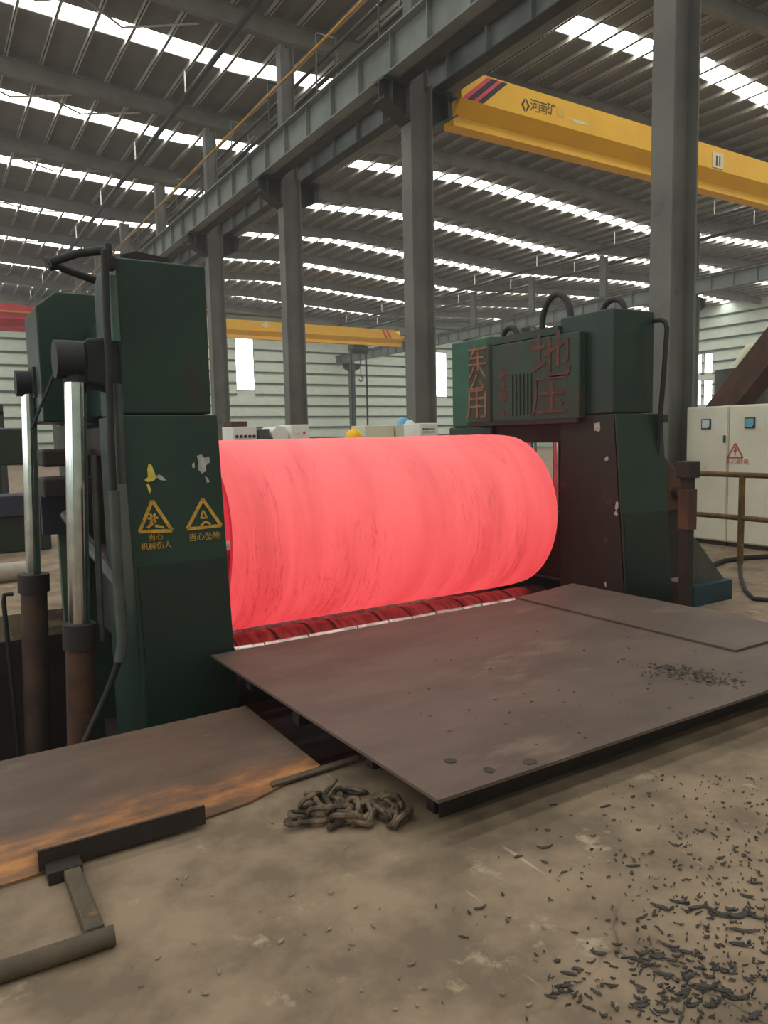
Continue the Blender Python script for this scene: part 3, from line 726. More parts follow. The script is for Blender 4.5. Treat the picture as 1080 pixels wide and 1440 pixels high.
# left stand: arms, hydraulic cylinders, pipes
def hyd(name, label, top, foot, zc, rr, rh, knob):
    t = thing(name, (foot[0], foot[1], PZ), label, 'hydraulic cylinder')
    T = Vector(top); B = Vector(foot); d = (T-B)
    mid = B+d*((zc-B.z)/d.z)
    obj('piston_rod', MB().cyl(mid, T, rr, 24), 'chrome', t, smooth=True)
    obj('housing', MB().cyl(B, mid, rh, 24), 'rust_dark' if knob == 'a' else 'machine_brown', t, smooth=True)
    obj('collar', MB().cyl(mid-d.normalized()*.13, mid+d.normalized()*.03, rh*1.2, 24), 'edge_dark', t, smooth=True)
    return t, T
h1, T1 = hyd('hydraulic_cylinder', 'chrome piston rod and rusty housing beside the front of the lettered stand pipe', (.855, 5.0, 2.03), (.70, 5.0, PZ), .42, .066, .085, 'a')
h1['label'] = 'chrome piston rod on a rusty housing beside the warning sign stand'
obj('rod_eye', MB().cyl((.74, 5.0, 2.12), (.90, 5.0, 2.12), .12, 20).cyl((.855, 5.0, 1.98), (.857, 5.0, 2.1), .075, 16), 'black_rubber', h1, smooth=True)
h2, T2 = hyd('hydraulic_cylinder', 'slimmer looking chrome piston rod further back with a black end cap', (.84, 7.2, 2.05), (.70, 7.2, PZ), .42, .062, .11, 'b')
h2['label'] = 'chrome piston rod with black end cap on the rear brown housing'
obj('rod_eye', MB().cyl((.74, 7.2, 2.13), (.96, 7.2, 2.13), .11, 20), 'black_rubber', h2, smooth=True)
obj('feed_pipe', MB().tube([(.60, 7.15, .30), (.53, 7.15, .30), (.52, 7.15, .24), (.54, 7.15, -.6), (.56, 7.15, PZ+.02)], .02, 8), 'black_rubber', h2, smooth=True)
obj('front_arm', MB().prism([(.90, 1.98), (1.14, 1.92), (1.14, 2.28), (.92, 2.25)], 'y', 4.96, 5.25), 'black_rubber', SL, bevel=.02)
obj('rear_arm', MB().box(.86, .92, 7.0, 7.3, 2.0, 2.26), 'black_rubber', SL)
obj('cross_bar', MB().box(.80, 1.14, 6.3, 6.62, 1.42, 1.56).box(.78, 1.14, 6.2, 6.5, 1.18, 1.34), 'edge_dark', SL, bevel=.02)
obj('blue_guard', MB().box(.80, 1.1, 6.55, 6.62, .86, 1.18), 'navy', SL, label='dark blue guard plate')
obj('gusset', MB().hexa([(.98, 6.9, PZ), (1.16, 6.9, PZ), (1.16, 7.0, PZ), (.98, 7.0, PZ), (.92, 6.6, 1.3), (1.10, 6.6, 1.3), (1.10, 6.7, 1.3), (.92, 6.7, 1.3)]), 'pipe_green', SL)
obj('link_strut', MB().cyl((.93, 6.2, 1.05), (1.15, 5.3, .55), .045, 10), 'pipe_grey', SL)
# pipes on the near corner of the left stand
def pipe(parent, pts, r, m, name='pipe', n=10): return obj(name, MB().tube(pts, r, n), m, parent, smooth=True)
def pxs(pts, Y): return [tuple(py(x, y, Y)) for x, y in pts]
pipe(SL, pxs([(147, 352), (149, 420), (153, 520), (157, 640), (163, 760), (168, 860), (170, 900), (165, 935), (150, 975), (128, 1025), (112, 1060)], 4.80), .022, 'black_rubber', 'hose')
pipe(SL, pxs([(158, 388), (160, 430), (163, 480)], 4.87), .03, 'pipe_green')
pipe(SL, pxs([(165, 540), (168, 600), (172, 680)], 4.84), .03, 'pipe_grey')
pipe(SL, pxs([(160, 690), (165, 800), (172, 900), (168, 930)], 4.74), .034, 'pipe_grey', 'hose')
pipe(SL, pxs([(132, 640), (137, 760), (143, 900)], 5.0), .02, 'pipe_grey')
pipe(SL, pxs([(146, 352), (110, 356), (70, 369)], 5.0), .026, 'black_rubber')
pipe(SL, pxs([(70, 369), (100, 382), (134, 394)], 5.2), .026, 'black_rubber')
obj('pipe_elbow', MB().cyl(py(66, 372, 5.08), py(76, 368, 5.08), .045, 12), 'black_rubber', SL)
obj('valve', MB().box(1.04, 1.10, 4.82, 4.90, 2.66, 2.74).cyl((1.07, 4.86, 2.74), (1.07, 4.86, 2.82), .022, 10), 'black_rubber', SL, bevel=.006)
pipe(SL, pxs([(150, 350), (154, 372)], 4.9), .03, 'pipe_grey')
# lid and handles on top of the left tower
obj('top_cover', MB().prism([(1.18, 2.76), (1.56, 2.76), (1.50, 2.83), (1.30, 2.85), (1.20, 2.82)], 'y', 5.1, 5.5), 'edge_dark', SL)
pipe(SL, pxs([(94, 482), (62, 560), (44, 604)], 6.0), .012, 'black_rubber', 'safety_chain', 6)

# right stand: sign panel with lettering, pipes
sx = 5.60
pa = px(800, 470, sx); pb = px(665, 590, sx)
ya, yb = 5.27, 7.02
sp = obj('sign_panel', MB().box(sx, 5.70, ya, yb, 1.74, 2.60), 'green_rusty', SR, bevel=.01, label='rust stained green panel with raised lettering')
obj('panel_rim', MB().box(sx-.03, sx, ya, yb, 1.70, 1.745), 'edge_dark', SR)
def s_at(x, y):
    p = px(x, y, sx); return (sx-.004, p.y, p.z)
for ch, x, y, sz, m, xs in (('地', 775, 505, .52, 'red_letter', 1.15), ('压', 772, 560, .46, 'red_letter', 1.2),
                        ('车', 671, 506, .34, 'ochre_letter', 1.1), ('公', 671, 536, .34, 'ochre_letter', 1.1), ('用', 671, 570, .40, 'ochre_letter', 1.1)):
    text('lettering', ch, sz, facing(s_at(x, y), '-x'), m, sp, .004, xs)
for (x, y, r, sd) in ((707, 525, .07, 1), (708, 541, .05, 2), (708, 558, .09, 4), (706, 580, .07, 5)):
    b_ = MB(); blob(b_, Vector(s_at(x, y))+Vector((.002, 0, 0)), r, (0, 1, 0), (0, 0, .9), 10, sd); obj('paint_chip', b_, 'red_letter', sp)
for yy in np.linspace(5.95, 6.25, 6):
    obj('rib', MB().box(sx-.012, sx, yy-.008, yy+.008, 1.8, 2.25), 'green_rusty', sp)
obj('left_edge_shadow_strip', MB().box(sx-.015, sx, 6.60, 6.64, 1.75, 2.62), 'edge_dark', sp).name = 'edge_shade_strip'  # dark strip put in for the shade along the panel's left edge
obj('top_ledge', MB().box(5.66, 6.2, 5.62, 6.75, 2.62, 2.70), 'green_rusty', SR)
obj('plate_lug', MB().box(5.67, 5.70, 5.3, 5.5, 2.42, 2.47), 'edge_dark', SR)
# hoses arching over the top
def arch(x, y0, y1, z0, top, r):
    pts = []
    for i in range(17):
        q = math.pi*i/16; pts.append((x, (y0+y1)/2+(y1-y0)/2*math.cos(q), z0+(top-z0)*math.sin(q)**.8))
    return pts
pipe(SR, arch(5.9, 5.66, 6.10, 2.68, 3.08, .03), .034, 'black_rubber', 'hose', 12)
pipe(SR, arch(6.0, 5.05, 5.34, 2.76, 2.92, .03), .03, 'black_rubber', 'hose', 12)
pipe(SR, arch(5.95, 6.55, 6.80, 2.68, 2.84, .03), .032, 'black_rubber', 'hose', 12)
pr_ = [px(918, 451, 6.28), px(930, 450, 6.28), px(936, 453, 6.28), px(938, 462, 6.28), px(934, 520, 6.28), px(929, 580, 6.28), px(924, 640, 6.3)]
pipe(SR, [tuple(p) for p in pr_], .024, 'black_rubber', 'pipe')
obj('side_valve', MB().box(6.27, 6.36, 4.80, 4.92, 1.68, 1.76), 'black_rubber', SR)
for (x, y, r, sd) in ((853, 645, .03, 1), (867, 712, .04, 2), (866, 722, .025, 3), (852, 760, .04, 4), (851, 821, .03, 5), (840, 600, .05, 7)):
    p = px(x, y, 5.695); b_ = MB(); blob(b_, (5.697, p.y, p.z), r, (0, 1, 0), (0, 0, 1.2), 9, sd, .6); obj('paint_chip', b_, 'white_chip' if sd != 4 else 'red_letter', SR)

# ================================================================== PLATFORM, PLATES
pf = thing('steel_platform', (3.4, 3.5, .0), 'brown steel plate platform in front of the glowing cylinder', 'platform')
PF = [(1.608, 2.23), (5.04, 2.19), (5.04, 4.68), (1.53, 4.66)]
obj('deck_plate', MB().prism(PF, 'z', .175, .19), 'plate_brown', pf)
obj('edge_angle', MB().box(1.74, 5.0, 2.40, 2.41, 0.0, .175), 'edge_dark', pf)
for y in (2.44, 2.95): obj('joist', MB().box(1.74, 5.0, y, y+.06, 0.0 , .175), 'edge_dark', pf)
for y in (3.6, 4.3): obj('joist', MB().box(1.66, 5.0, y, y+.08, .02, .175), 'edge_dark', pf)
for (a, b) in ((3.72, 4.78),):
    for x in (3.4, 4.9): obj('support_post', MB().box(x, x+.1, 4.29, 4.39, PZ, .02), 'edge_dark', pf)
for (x, y, r, sd) in ((633, 1070, .03, 1), (688, 1083, .03, 2), (745, 1071, .035, 3)):
    p = pz(x, y, .191); b_ = MB(); blob(b_, (p.x, p.y, .1905), r, (1, 0, 0), (0, 1, 0), 10, sd, .3); obj('weld_spot', b_, 'seam_dark', pf)
tag(obj('cover_plate', MB().prism([(4.30, 2.71), (5.12, 2.71), (5.06, 4.83), (4.25, 4.69)], 'z', .193, .205), 'plate_brown', origin=(4.7, 3.7, .193)), 'thin brown plate lying over the platform beside the lettered stand', 'steel plate')
sl = MB().prism([(-4.9, 2.84), (.2, 2.90), (.75, 2.93), (1.12, 2.97), (1.545, 3.12), (1.545, 4.10), (-4.9, 4.04)], 'z', .001, .012)
tag(obj('cover_plate', sl, 'slab_brown', origin=(-1.5, 3.5, -.02)), 'wide brown steel plate covering the pit beside the warning sign stand', 'steel plate')
ab = thing('angle_bar', (.57, 2.87, .0), 'dark steel angle bar with rusty top lying at the edge of the strip', 'angle bar')
A0, A1 = pz(53, 1198, .10), pz(288, 1133, .10)
ax0, ay0, ax1, ay1 = A0.x, A0.y, A1.x, A1.y
obj('upright_leg', MB().hexa([(ax0, ay0, .02), (ax1, ay1, .02), (ax1, ay1+.012, .02), (ax0, ay0+.012, .02), (ax0, ay0, .10), (ax1, ay1, .10), (ax1, ay1+.012, .10), (ax0, ay0+.012, .10)]), 'edge_dark', ab)
obj('flat_leg', MB().hexa([(ax0, ay0+.012, .085), (ax1, ay1+.012, .088), (ax1, ay1+.15, .028), (ax0, ay0+.15, .03), (ax0, ay0+.012, .10), (ax1, ay1+.012, .10), (ax1, ay1+.15, .045), (ax0, ay0+.15, .045)]), 'rust_orange', ab)
tag(obj('wood_block', MB().box(ax0+.02, ax0+.14, ay0-.085, ay0-.004, 0, .05), 'edge_dark', bevel=.004, origin=(.33, 2.83, 0)), 'dark block lying against the end of the angle bar', 'block')
# bent pipe on the floor
bp_ = thing('scrap_pipework', (.25, 2.5, 0), 'olive grey welded pipe frame lying on the concrete floor', 'scrap pipe')
e0 = pz(101, 1222, .035); e1 = pz(134, 1312, .035)
obj('side_bar', MB().hexa([(e0.x-.03, e0.y, .0), (e0.x+.03, e0.y, .0), (e1.x+.03, e1.y, 0), (e1.x-.03, e1.y, 0), (e0.x-.03, e0.y, .045), (e0.x+.03, e0.y, .045), (e1.x+.03, e1.y, .055), (e1.x-.03, e1.y, .055)]), 'pipe_olive', bp_, bevel=.008)
obj('long_pipe', MB().cyl((e1.x+.05, e1.y-.04, .032), (-1.4, e1.y+.06, .032), .032, 16), 'pipe_olive', bp_, smooth=True)
# timber / flat strip by the chain
_q = [pz(383, 1112, 0).xy, pz(505, 1073, 0).xy, pz(502, 1068, 0).xy, pz(380, 1106, 0).xy]
tag(obj('flat_bar', MB().hexa([(*q, .013) for q in _q]+[(*q, .024) for q in _q]), 'pipe_olive', origin=(1.4, 3.0, .013)), 'narrow flat steel bar lying behind the heap of chain', 'flat bar')

# ---- chain heap
ch = thing('lifting_chain', (1.42, 2.66, 0), 'heap of rusty lifting chain on the floor by the platform corner', 'chain')
rnd = random.Random(11)
def link(c, a, L_=.055, W_=.026, r=.0115, tilt=0.0, yawr=0.0):
    pts = []
    for i in range(16):
        q = 2*math.pi*i/16; u = W_*math.cos(q); v = W_*math.sin(q)+(L_-W_)*(1 if math.sin(q) > 0.01 else -1 if math.sin(q) < -0.01 else 0)
        pts.append(Vector((u, v, 0)))
    R_ = Matrix.Rotation(a, 3, 'Z') @ Matrix.Rotation(tilt, 3, 'Y') @ Matrix.Rotation(yawr, 3, 'X')
    P = [R_ @ p for p in pts]; zmin = min(p.z for p in P)
    return [(c[0]+p.x, c[1]+p.y, c[2]+p.z-zmin+r) for p in P], r
chain_px = [(425, 1140), (437, 1128), (420, 1148), (447, 1118), (455, 1130), (463, 1112), (470, 1126), (478, 1138), (488, 1122), (484, 1150), (496, 1135), (500, 1112), (508, 1124), (515, 1140), (526, 1122), (534, 1140), (543, 1130), (553, 1144), (560, 1135), (567, 1148), (478, 1108), (492, 1146), (505, 1148), (452, 1142), (440, 1146)]
for i, (x, y) in enumerate(chain_px):
    p = pz(x, y+14, 0); hgt = .03*rnd.random() if 1110 < y < 1140 else 0.0
    P, r = link((p.x, p.y, hgt), rnd.uniform(0, 3.14), tilt=(math.pi/2*rnd.uniform(.5, 1) if i % 2 else rnd.uniform(-.3, .3)), yawr=rnd.uniform(-.3, .3))
    obj('chain_link', MB().tube(P, r, 7, closed=True), 'chain_steel', ch, smooth=True)
# two hooks / shackles
for (x, y, a) in ((476, 1140, -.5), (515, 1136, -.7), (548, 1128, .4)):
    p = pz(x, y+14, 0); pts = [Vector((.0, .07, .05)), Vector((0, .04, .05)), Vector((.03, .03, .05)), Vector((.045, -.01, .045)), Vector((.02, -.05, .035)), Vector((-.015, -.07, .02)), Vector((-.04, -.095, .016))]
    R_ = Matrix.Rotation(a, 3, 'Z'); obj('hook', MB().tube([(p.x+(R_@q).x, p.y+(R_@q).y, (R_@q).z) for q in pts], [.012, .014, .017, .018, .017, .015, .011], 9), 'chain_steel', ch, smooth=True)

# ================================================================== RIGHT SIDE: post, base, railing, cabinets
gp = thing('guard_post', (5.74, 4.08, 0), 'rusty square post with a blackened head beside the lettered stand', 'post')
q0 = py(962, 650, 4.08); q1 = py(977, 650, 4.08)
obj('shaft', MB().box(5.69, 5.78, 4.07, 4.16, 0, 1.2), 'edge_dark', gp, bevel=.006)
obj('collar', MB().box(5.68, 5.80, 4.06, 4.17, .72, 1.08), 'rust_dark', gp, bevel=.006)
obj('head', MB().box(5.65, 5.81, 4.04, 4.18, 1.18, 1.33), 'edge_dark', gp, bevel=.012)

gh = thing('drive_hub', (6.75, 5.2, 0), 'brown drive hub between the lettered stand and the rusty post', 'machine')
_p = [py(x, y, 5.05) for x, y in ((921, 636), (934, 640), (958, 668), (962, 716), (926, 722))]
obj('housing', MB().prism([(p.x, p.z) for p in _p][::-1], 'y', 5.05, 5.3), 'machine_brown', gh, bevel=.02)
obj('shaft', MB().cyl((_p[2].x-.08, 4.98, _p[2].z-.18), (_p[2].x-.08, 5.06, _p[2].z-.18), .08, 18), 'rust_dark', gh, smooth=True)
obj('pedestal', MB().box(_p[4].x+.05, _p[3].x-.02, 5.08, 5.27, 0, _p[3].z+.03), 'edge_dark', gh)
bb = thing('gear_base', (6.15, 4.25, 0), 'dark blue steel base with a slanted grey plate beside the rusty post', 'machine base')
obj('base_box', MB().box(5.84, 6.42, 4.10, 4.27, 0, .19), 'blue_base', bb, bevel=.006)
obj('slanted_plate', MB().hexa([(5.84, 4.18, .19), (6.40, 4.18, .19), (6.40, 4.25, .19), (5.84, 4.25, .19), (5.84, 4.18, .62), (5.95, 4.18, .62), (5.95, 4.25, .62), (5.84, 4.25, .62)]), 'pipe_grey', bb)

rl = thing('handrail', (8.2, 5.0, 0), 'ochre pipe handrail in front of the cream electrical cabinets', 'railing')
RX = 8.2
for z in (1.06, .55): obj('rail', MB().cyl((RX, 2.0, z), (RX, 6.0, z), .032, 12), 'rail_ochre', rl, smooth=True)
for y in (5.15, 3.6, 2.05, 5.98): obj('post', MB().cyl((RX, y, 0), (RX, y, 1.06), .036, 12), 'rail_ochre', rl, smooth=True)
tag(obj('floor_hose', MB().tube([tuple(pz(x, y, .03)) for x, y in ((1000, 795), (1020, 788), (1050, 784), (1090, 782), (1130, 790))], .03, 8), 'black_rubber', smooth=True, origin=(8, 4.5, 0)), 'black hose curving across the floor below the handrail', 'hose')
tag(obj('floor_hose', MB().tube([tuple(pz(x, y, .02)) for x, y in ((1040, 790), (1042, 812), (1048, 830), (1060, 842), (1095, 845))], .02, 8), 'black_rubber', smooth=True, origin=(7.5, 4.3, 0)), 'thin dark hose hanging down in front of the handrail post', 'hose')

CX = 9.3
def cabinet(y0, y1, label, meter, sign):
    c = thing('electrical_cabinet', (CX+.3, (y0+y1)/2, 0), label, 'cabinet')
    obj('body', MB().box(CX, CX+.6, y0, y1, .06, 1.92), 'cabinet', c, bevel=.008)
    obj('plinth', MB().box(CX+.03, CX+.57, y0+.01, y1-.01, 0, .06), 'seam_dark', c)
    d = obj('door', MB().box(CX-.018, CX, y0+.012, y1-.012, .08, 1.90), 'cabinet', c, bevel=.004)
    yc_ = meter[0]
    mt = obj('meter', MB().box(CX-.034, CX-.018, yc_-.07, yc_+.07, 1.61, 1.75), 'stripe_black', d)
    obj('dial', MB().prism([(yc_-.055, 1.655), (yc_-.035, 1.625), (yc_+.055, 1.625), (yc_+.055, 1.735), (yc_-.055, 1.735)], 'x', CX-.038, CX-.034), meter[1], mt)
    obj('handle', MB().box(CX-.04, CX-.018, y0+.03, y0+.055, 1.42, 1.52), 'pipe_grey' if not sign else 'stripe_black', d)
    obj('name_plate', MB().box(CX-.02, CX-.018, yc_-.19, yc_-.09, 1.63, 1.74), 'cabinet_pale', d)
    if sign:
        zc = 1.30; yy = sign; t_ = MB()
        for a, b in (((yy, zc+.11), (yy-.11, zc-.08)), ((yy-.11, zc-.08), (yy+.11, zc-.08)), ((yy+.11, zc-.08), (yy, zc+.11))):
            v = Vector((b[0]-a[0], b[1]-a[1])).normalized(); n_ = Vector((-v.y, v.x))*.011
            t_.prism([(a[0]-n_.x, a[1]-n_.y), (b[0]-n_.x, b[1]-n_.y), (b[0]+n_.x, b[1]+n_.y), (a[0]+n_.x, a[1]+n_.y)], 'x', CX-.021, CX-.018)
        t_.prism([(yy-.01, zc+.06), (yy-.03, zc), (yy-.005, zc+.005), (yy-.012, zc-.055), (yy+.03, zc+.02), (yy+.005, zc+.02), (yy+.015, zc+.06)], 'x', CX-.021, CX-.018)
        ws = obj('warning_sign', t_, 'red_print', d, label='faded red warning triangle')
        text('lettering', '当心触电', .085, facing((CX-.019, yy-.03, zc-.14), '-x'), 'red_print', d, .001)
    return c
cabinet(6.055, 6.70, 'cream electrical cabinet with a grey meter behind the handrail', (6.38, 'meter_face'), None)
cabinet(5.40, 6.045, 'cream electrical cabinet with a blue meter and red warning triangle', (5.74, 'meter_blue'), 5.94)
cabinet(4.75, 5.39, 'cream electrical cabinet standing next to the warning triangle cabinet', (5.1, 'meter_face'), None)

# items in the bays beyond the cylinder
def box_unit(name, label, cat, x0, x1, y, zt, m, details=None, depth=.5):
    c = thing(name, ((x0+x1)/2, y+depth/2, 0), label, cat)
    obj('body', MB().box(x0, x1, y, y+depth, .08, zt), m, c, bevel=.01)
    obj('plinth', MB().box(x0+.03, x1-.03, y+.03, y+depth-.03, 0, .08), 'seam_dark', c)
    obj('door', MB().box(x0+.015, x1-.015, y-.015, y, .1, zt-.015), m, c)
    if details: details(c, x0, x1, y, zt)
    return c
def at(x, Y): return py(x, 605, Y).x
YB = 11.6
def d_led(c, x0, x1, y, zt):
    for k_ in range(3): obj('lamp', MB().cyl((x0+.1+.07*k_, y-.015, zt-.14), (x0+.1+.07*k_, y-.03, zt-.14), .022, 10), 'letter_white' if k_ < 2 else 'red_print', c)
def d_panel(c, x0, x1, y, zt):
    for r_ in range(2):
        for k_ in range(6): obj('button', MB().cyl((x0+.07+.045*k_, y-.015, zt-.1-.05*r_), (x0+.07+.045*k_, y-.028, zt-.1-.05*r_), .013, 8), 'red_print' if r_ else 'seam_dark', c)
def d_knobs(c, x0, x1, y, zt):
    for k_ in range(5): obj('knob', MB().cyl((x0+.06+.075*k_, y-.015, zt-.16), (x0+.06+.075*k_, y-.04, zt-.16), .026, 8), 'stripe_black', c)
box_unit('control_cabinet', 'pale grey control cabinet with small lit lamps behind the cylinder', 'cabinet', at(409, YB), at(435, YB), YB, py(420, 597, YB).z, 'cabinet_pale', d_led)
box_unit('control_cabinet', 'pale control cabinet with rows of small red buttons', 'cabinet', at(590, 10.6), at(616, 10.6), 10.6, py(600, 595, 10.6).z, 'cabinet_pale', d_panel)
box_unit('storage_cabinet', 'beige cabinet behind the cylinder beside the person in the yellow helmet', 'cabinet', at(513, YB), at(554, YB), YB, py(530, 598, YB).z, 'cabinet_beige')
box_unit('storage_cabinet', 'beige cabinet with a blue and white bundle on top', 'cabinet', at(557, YB), at(588, YB), YB, py(570, 597, YB).z, 'cabinet_beige')
bx_, bz_ = at(578, YB), py(570, 597, YB).z
bu = thing('cloth_bundle', (bx_, YB+.25, bz_), 'blue and white cloth bundle lying on the beige cabinet', 'bundle')
def dome(c, rx, ry, rz, n=12, m_=6):
    mb = MB(); vs = []; 
    for i in range(m_+1):
        a = math.pi/2*i/m_
        for k_ in range(n):
            q = 2*math.pi*k_/n; vs.append((c[0]+rx*math.cos(a)*math.cos(q), c[1]+ry*math.cos(a)*math.sin(q), c[2]+rz*math.sin(a)))
    fs = [(i*n+k_, i*n+(k_+1) % n, (i+1)*n+(k_+1) % n, (i+1)*n+k_) for i in range(m_) for k_ in range(n)]
    return mb.add(vs, fs+[tuple(range(n))[::-1]])
obj('blue_cloth', dome((bx_, YB+.25, bz_), .13, .15, .15), 'tarp_blue', bu, smooth=True)
obj('white_cloth', dome((bx_+.05, YB+.13, bz_), .11, .1, .09), 'cabinet_pale', bu, smooth=True)
box_unit('control_desk', 'white control desk with a dark top and a row of black knobs', 'cabinet', at(327, YB), at(361, YB), YB, py(345, 600, YB).z, 'cabinet_pale', d_knobs)
tag(obj('dark_box', MB().box(at(327, YB), at(350, YB), YB+.05, YB+.4, py(345, 600, YB).z+.003, py(345, 594, YB).z+.02), 'machine_brown', bevel=.008, origin=(at(338, YB), YB+.2, py(345, 600, YB).z)), 'dark brown box standing on the white control desk', 'box')
box_unit('grey_cabinet', 'low grey cabinet between the control desk and the lamp cabinet', 'cabinet', at(363, YB), at(379, YB), YB, py(375, 603, YB).z, 'pipe_grey')
mt = thing('electric_motor', (at(394, YB), YB+.3, 0), 'pale grey rounded machine housing next to the lamp cabinet', 'machine')
xm, zm = at(394, YB), py(394, 599, YB).z
obj('drum', MB().cyl((xm, YB, zm-.15), (xm, YB+.6, zm-.15), .145, 24), 'cabinet_pale', mt, smooth=True)
obj('stand', MB().box(xm-.12, xm+.12, YB+.05, YB+.55, 0, zm-.25), 'pipe_grey', mt)

# person in a yellow helmet behind the machine
PXc, PYc = 5.95, 10.45
per = thing('person', (PXc, PYc, 0), 'person in dark blue coveralls and yellow hard hat standing behind the cylinder', 'person')
def body_mesh():
    J = {'pelvis': (0, 0, .95, .14, .11), 'waist': (0, 0, 1.08, .135, .10), 'chest': (0, 0, 1.28, .165, .115), 'neckb': (0, 0, 1.42, .09, .08), 'neck': (0, -.01, 1.475, .055, .055)}
    names = list(J); vs = [J[n][:3] for n in names]; rs = [J[n][3:] for n in names]; es = [(0, 1), (1, 2), (2, 3), (3, 4)]
    def chain(root, pts):
        p = root
        for q in pts: vs.append(q[:3]); rs.append((q[3], q[3])); es.append((p, len(vs)-1)); p = len(vs)-1
    for s in (-1, 1):
        chain(0, [(s*.09, 0, .86, .10), (s*.11, -.01, .5, .07), (s*.115, .02, .1, .05), (s*.12, -.02, .045, .045), (s*.125, -.14, .035, .035)])
        chain(3, [(s*.17, 0, 1.38, .07), (s*.22, .01, 1.12, .05), (s*.21, -.12, .92, .04), (s*.20, -.17, .85, .034)])
    me = bpy.data.meshes.new('body'); me.from_pydata(vs, es, []); o = bpy.data.objects.new('body', me); COL.objects.link(o); o.parent = per
    me.materials.append(MATS['coverall'])
    o.modifiers.new('skin', 'SKIN')
    if not me.skin_vertices: me.skin_vertices
    sv = me.skin_vertices[0].data if me.skin_vertices else None
    if sv is None:
        bpy.context.view_layer.objects.active = o; bpy.ops.mesh.customdata_skin_add() if hasattr(bpy.ops.mesh, 'customdata_skin_add') else None; sv = me.skin_vertices[0].data
    for i, r in enumerate(rs): sv[i].radius = r
    sv[0].use_root = True
    ss = o.modifiers.new('subdivision', 'SUBSURF'); ss.levels = ss.render_levels = 2
    return o
body_mesh()
def ellip(c, rx, ry, rz, n=16, m_=10, fn=None):
    mb = MB(); vs = []
    for i in range(m_+1):
        a = -math.pi/2+math.pi*i/m_
        for k_ in range(n):
            q = 2*math.pi*k_/n; p = [math.cos(a)*math.cos(q), math.cos(a)*math.sin(q), math.sin(a)]
            if fn: p = fn(p)
            vs.append((c[0]+rx*p[0], c[1]+ry*p[1], c[2]+rz*p[2]))
    return mb.add(vs, [(i*n+k_, i*n+(k_+1) % n, (i+1)*n+(k_+1) % n, (i+1)*n+k_) for i in range(m_) for k_ in range(n)])
def headfn(p):
    x, y, z = p
    if z < 0: x *= 1+.22*z; y *= 1+.08*z
    return (x, y, z)
C_ = (PXc, PYc-.02, 1.575)
hd = obj('head', ellip(C_, .075, .095, .115, fn=headfn), 'skin', per, smooth=True)
obj('nose', ellip((C_[0], C_[1]-.095, C_[2]-.012), .013, .018, .024, 8, 6), 'skin', hd, smooth=True)
for s in (-1, 1):
    obj('ear', ellip((C_[0]+s*.075, C_[1]+.005, C_[2]), .012, .022, .032, 8, 6), 'skin', hd, smooth=True)
    obj('eye', ellip((C_[0]+s*.03, C_[1]-.083, C_[2]+.012), .012, .008, .007, 8, 6), 'boot', hd, smooth=True)
    hx_ = PXc+s*.20; hand = obj('hand', ellip((hx_, PYc-.19, .81), .02, .045, .05, 10, 6), 'skin', per, smooth=True)
    for k_ in range(4): obj('finger', MB().tube([(hx_-s*.005, PYc-.225+.022*k_, .775), (hx_-s*.012, PYc-.232+.022*k_, .735), (hx_-s*.03, PYc-.228+.022*k_, .705+.004*abs(k_-1.5))], [.009, .009, .007], 7), 'skin', hand, smooth=True)
    obj('thumb', MB().tube([(hx_-s*.015, PYc-.225, .82), (hx_-s*.03, PYc-.25, .79), (hx_-s*.035, PYc-.255, .765)], [.011, .01, .008], 7), 'skin', hand, smooth=True)
    obj('boot', ellip((PXc+s*.123, PYc-.07, .05), .052, .14, .05, 14, 8), 'boot', per, smooth=True)
obj('mouth', MB().box(C_[0]-.022, C_[0]+.022, C_[1]-.084, C_[1]-.078, C_[2]-.055, C_[2]-.05), 'red_letter', hd)
hh = obj('hard_hat', dome((PXc, PYc-.015, 1.615), .125, .145, .125, 24, 8), 'hat_yellow', per, smooth=True)
obj('brim', MB().cyl((PXc, PYc-.035, 1.607), (PXc, PYc-.035, 1.617), .155, 28), 'hat_yellow', hh)
obj('crest', MB().tube([(PXc, PYc-.015-.146*math.cos(a), 1.615+.127*math.sin(a)) for a in np.linspace(.35, 2.8, 12)], .012, 6), 'hat_yellow', hh, smooth=True)

# inclined conveyor and machines behind the cabinets
cv = thing('inclined_conveyor', (14, 8.6, 0), 'rust brown inclined conveyor rising behind the cream cabinets', 'conveyor')
a0_ = Vector((14.0, 9.3, 1.6)); b0_ = Vector((14.0, 6.6, 5.4))
obj('trough', MB().hexa([(13.7, 9.3, 1.5), (14.3, 9.3, 1.5), (14.3, 9.6, 1.9), (13.7, 9.6, 1.9), (13.7, 6.2, 5.0), (14.3, 6.2, 5.0), (14.3, 6.5, 5.4), (13.7, 6.5, 5.4)]), 'machine_brown', cv)
for y, z in ((9.2, 1.7), (7.9, 3.1), (6.5, 4.8)):
    for x in (13.72, 14.28): obj('leg', MB().box(x-.05, x+.05, y-.05, y+.05, 0, z), 'machine_brown', cv)
dk = thing('dust_duct', (20, 12, 0), 'grey drum shaped duct standing beyond the inclined conveyor', 'duct')
obj('drum', MB().cyl((19, 12.0, 0), (19, 12.0, 3.2), .7, 24), 'pipe_grey', dk, smooth=True)
obj('outlet', MB().tube([(19, 12.0, 3.2), (19, 11.7, 3.6), (19, 10.9, 3.8), (19, 9.8, 3.8)], .3, 16), 'cabinet_beige', dk, smooth=True)
sl_ = thing('slanted_ladder', (22, 25.5, 0), 'dark steel access ladder leaning behind the lettered stand', 'ladder')
for s in (-.2, .2): obj('stringer', MB().cyl((21.0+s, 25, 0), (22.4+s, 25, 3.6), .05, 6), 'steel_dark', sl_)
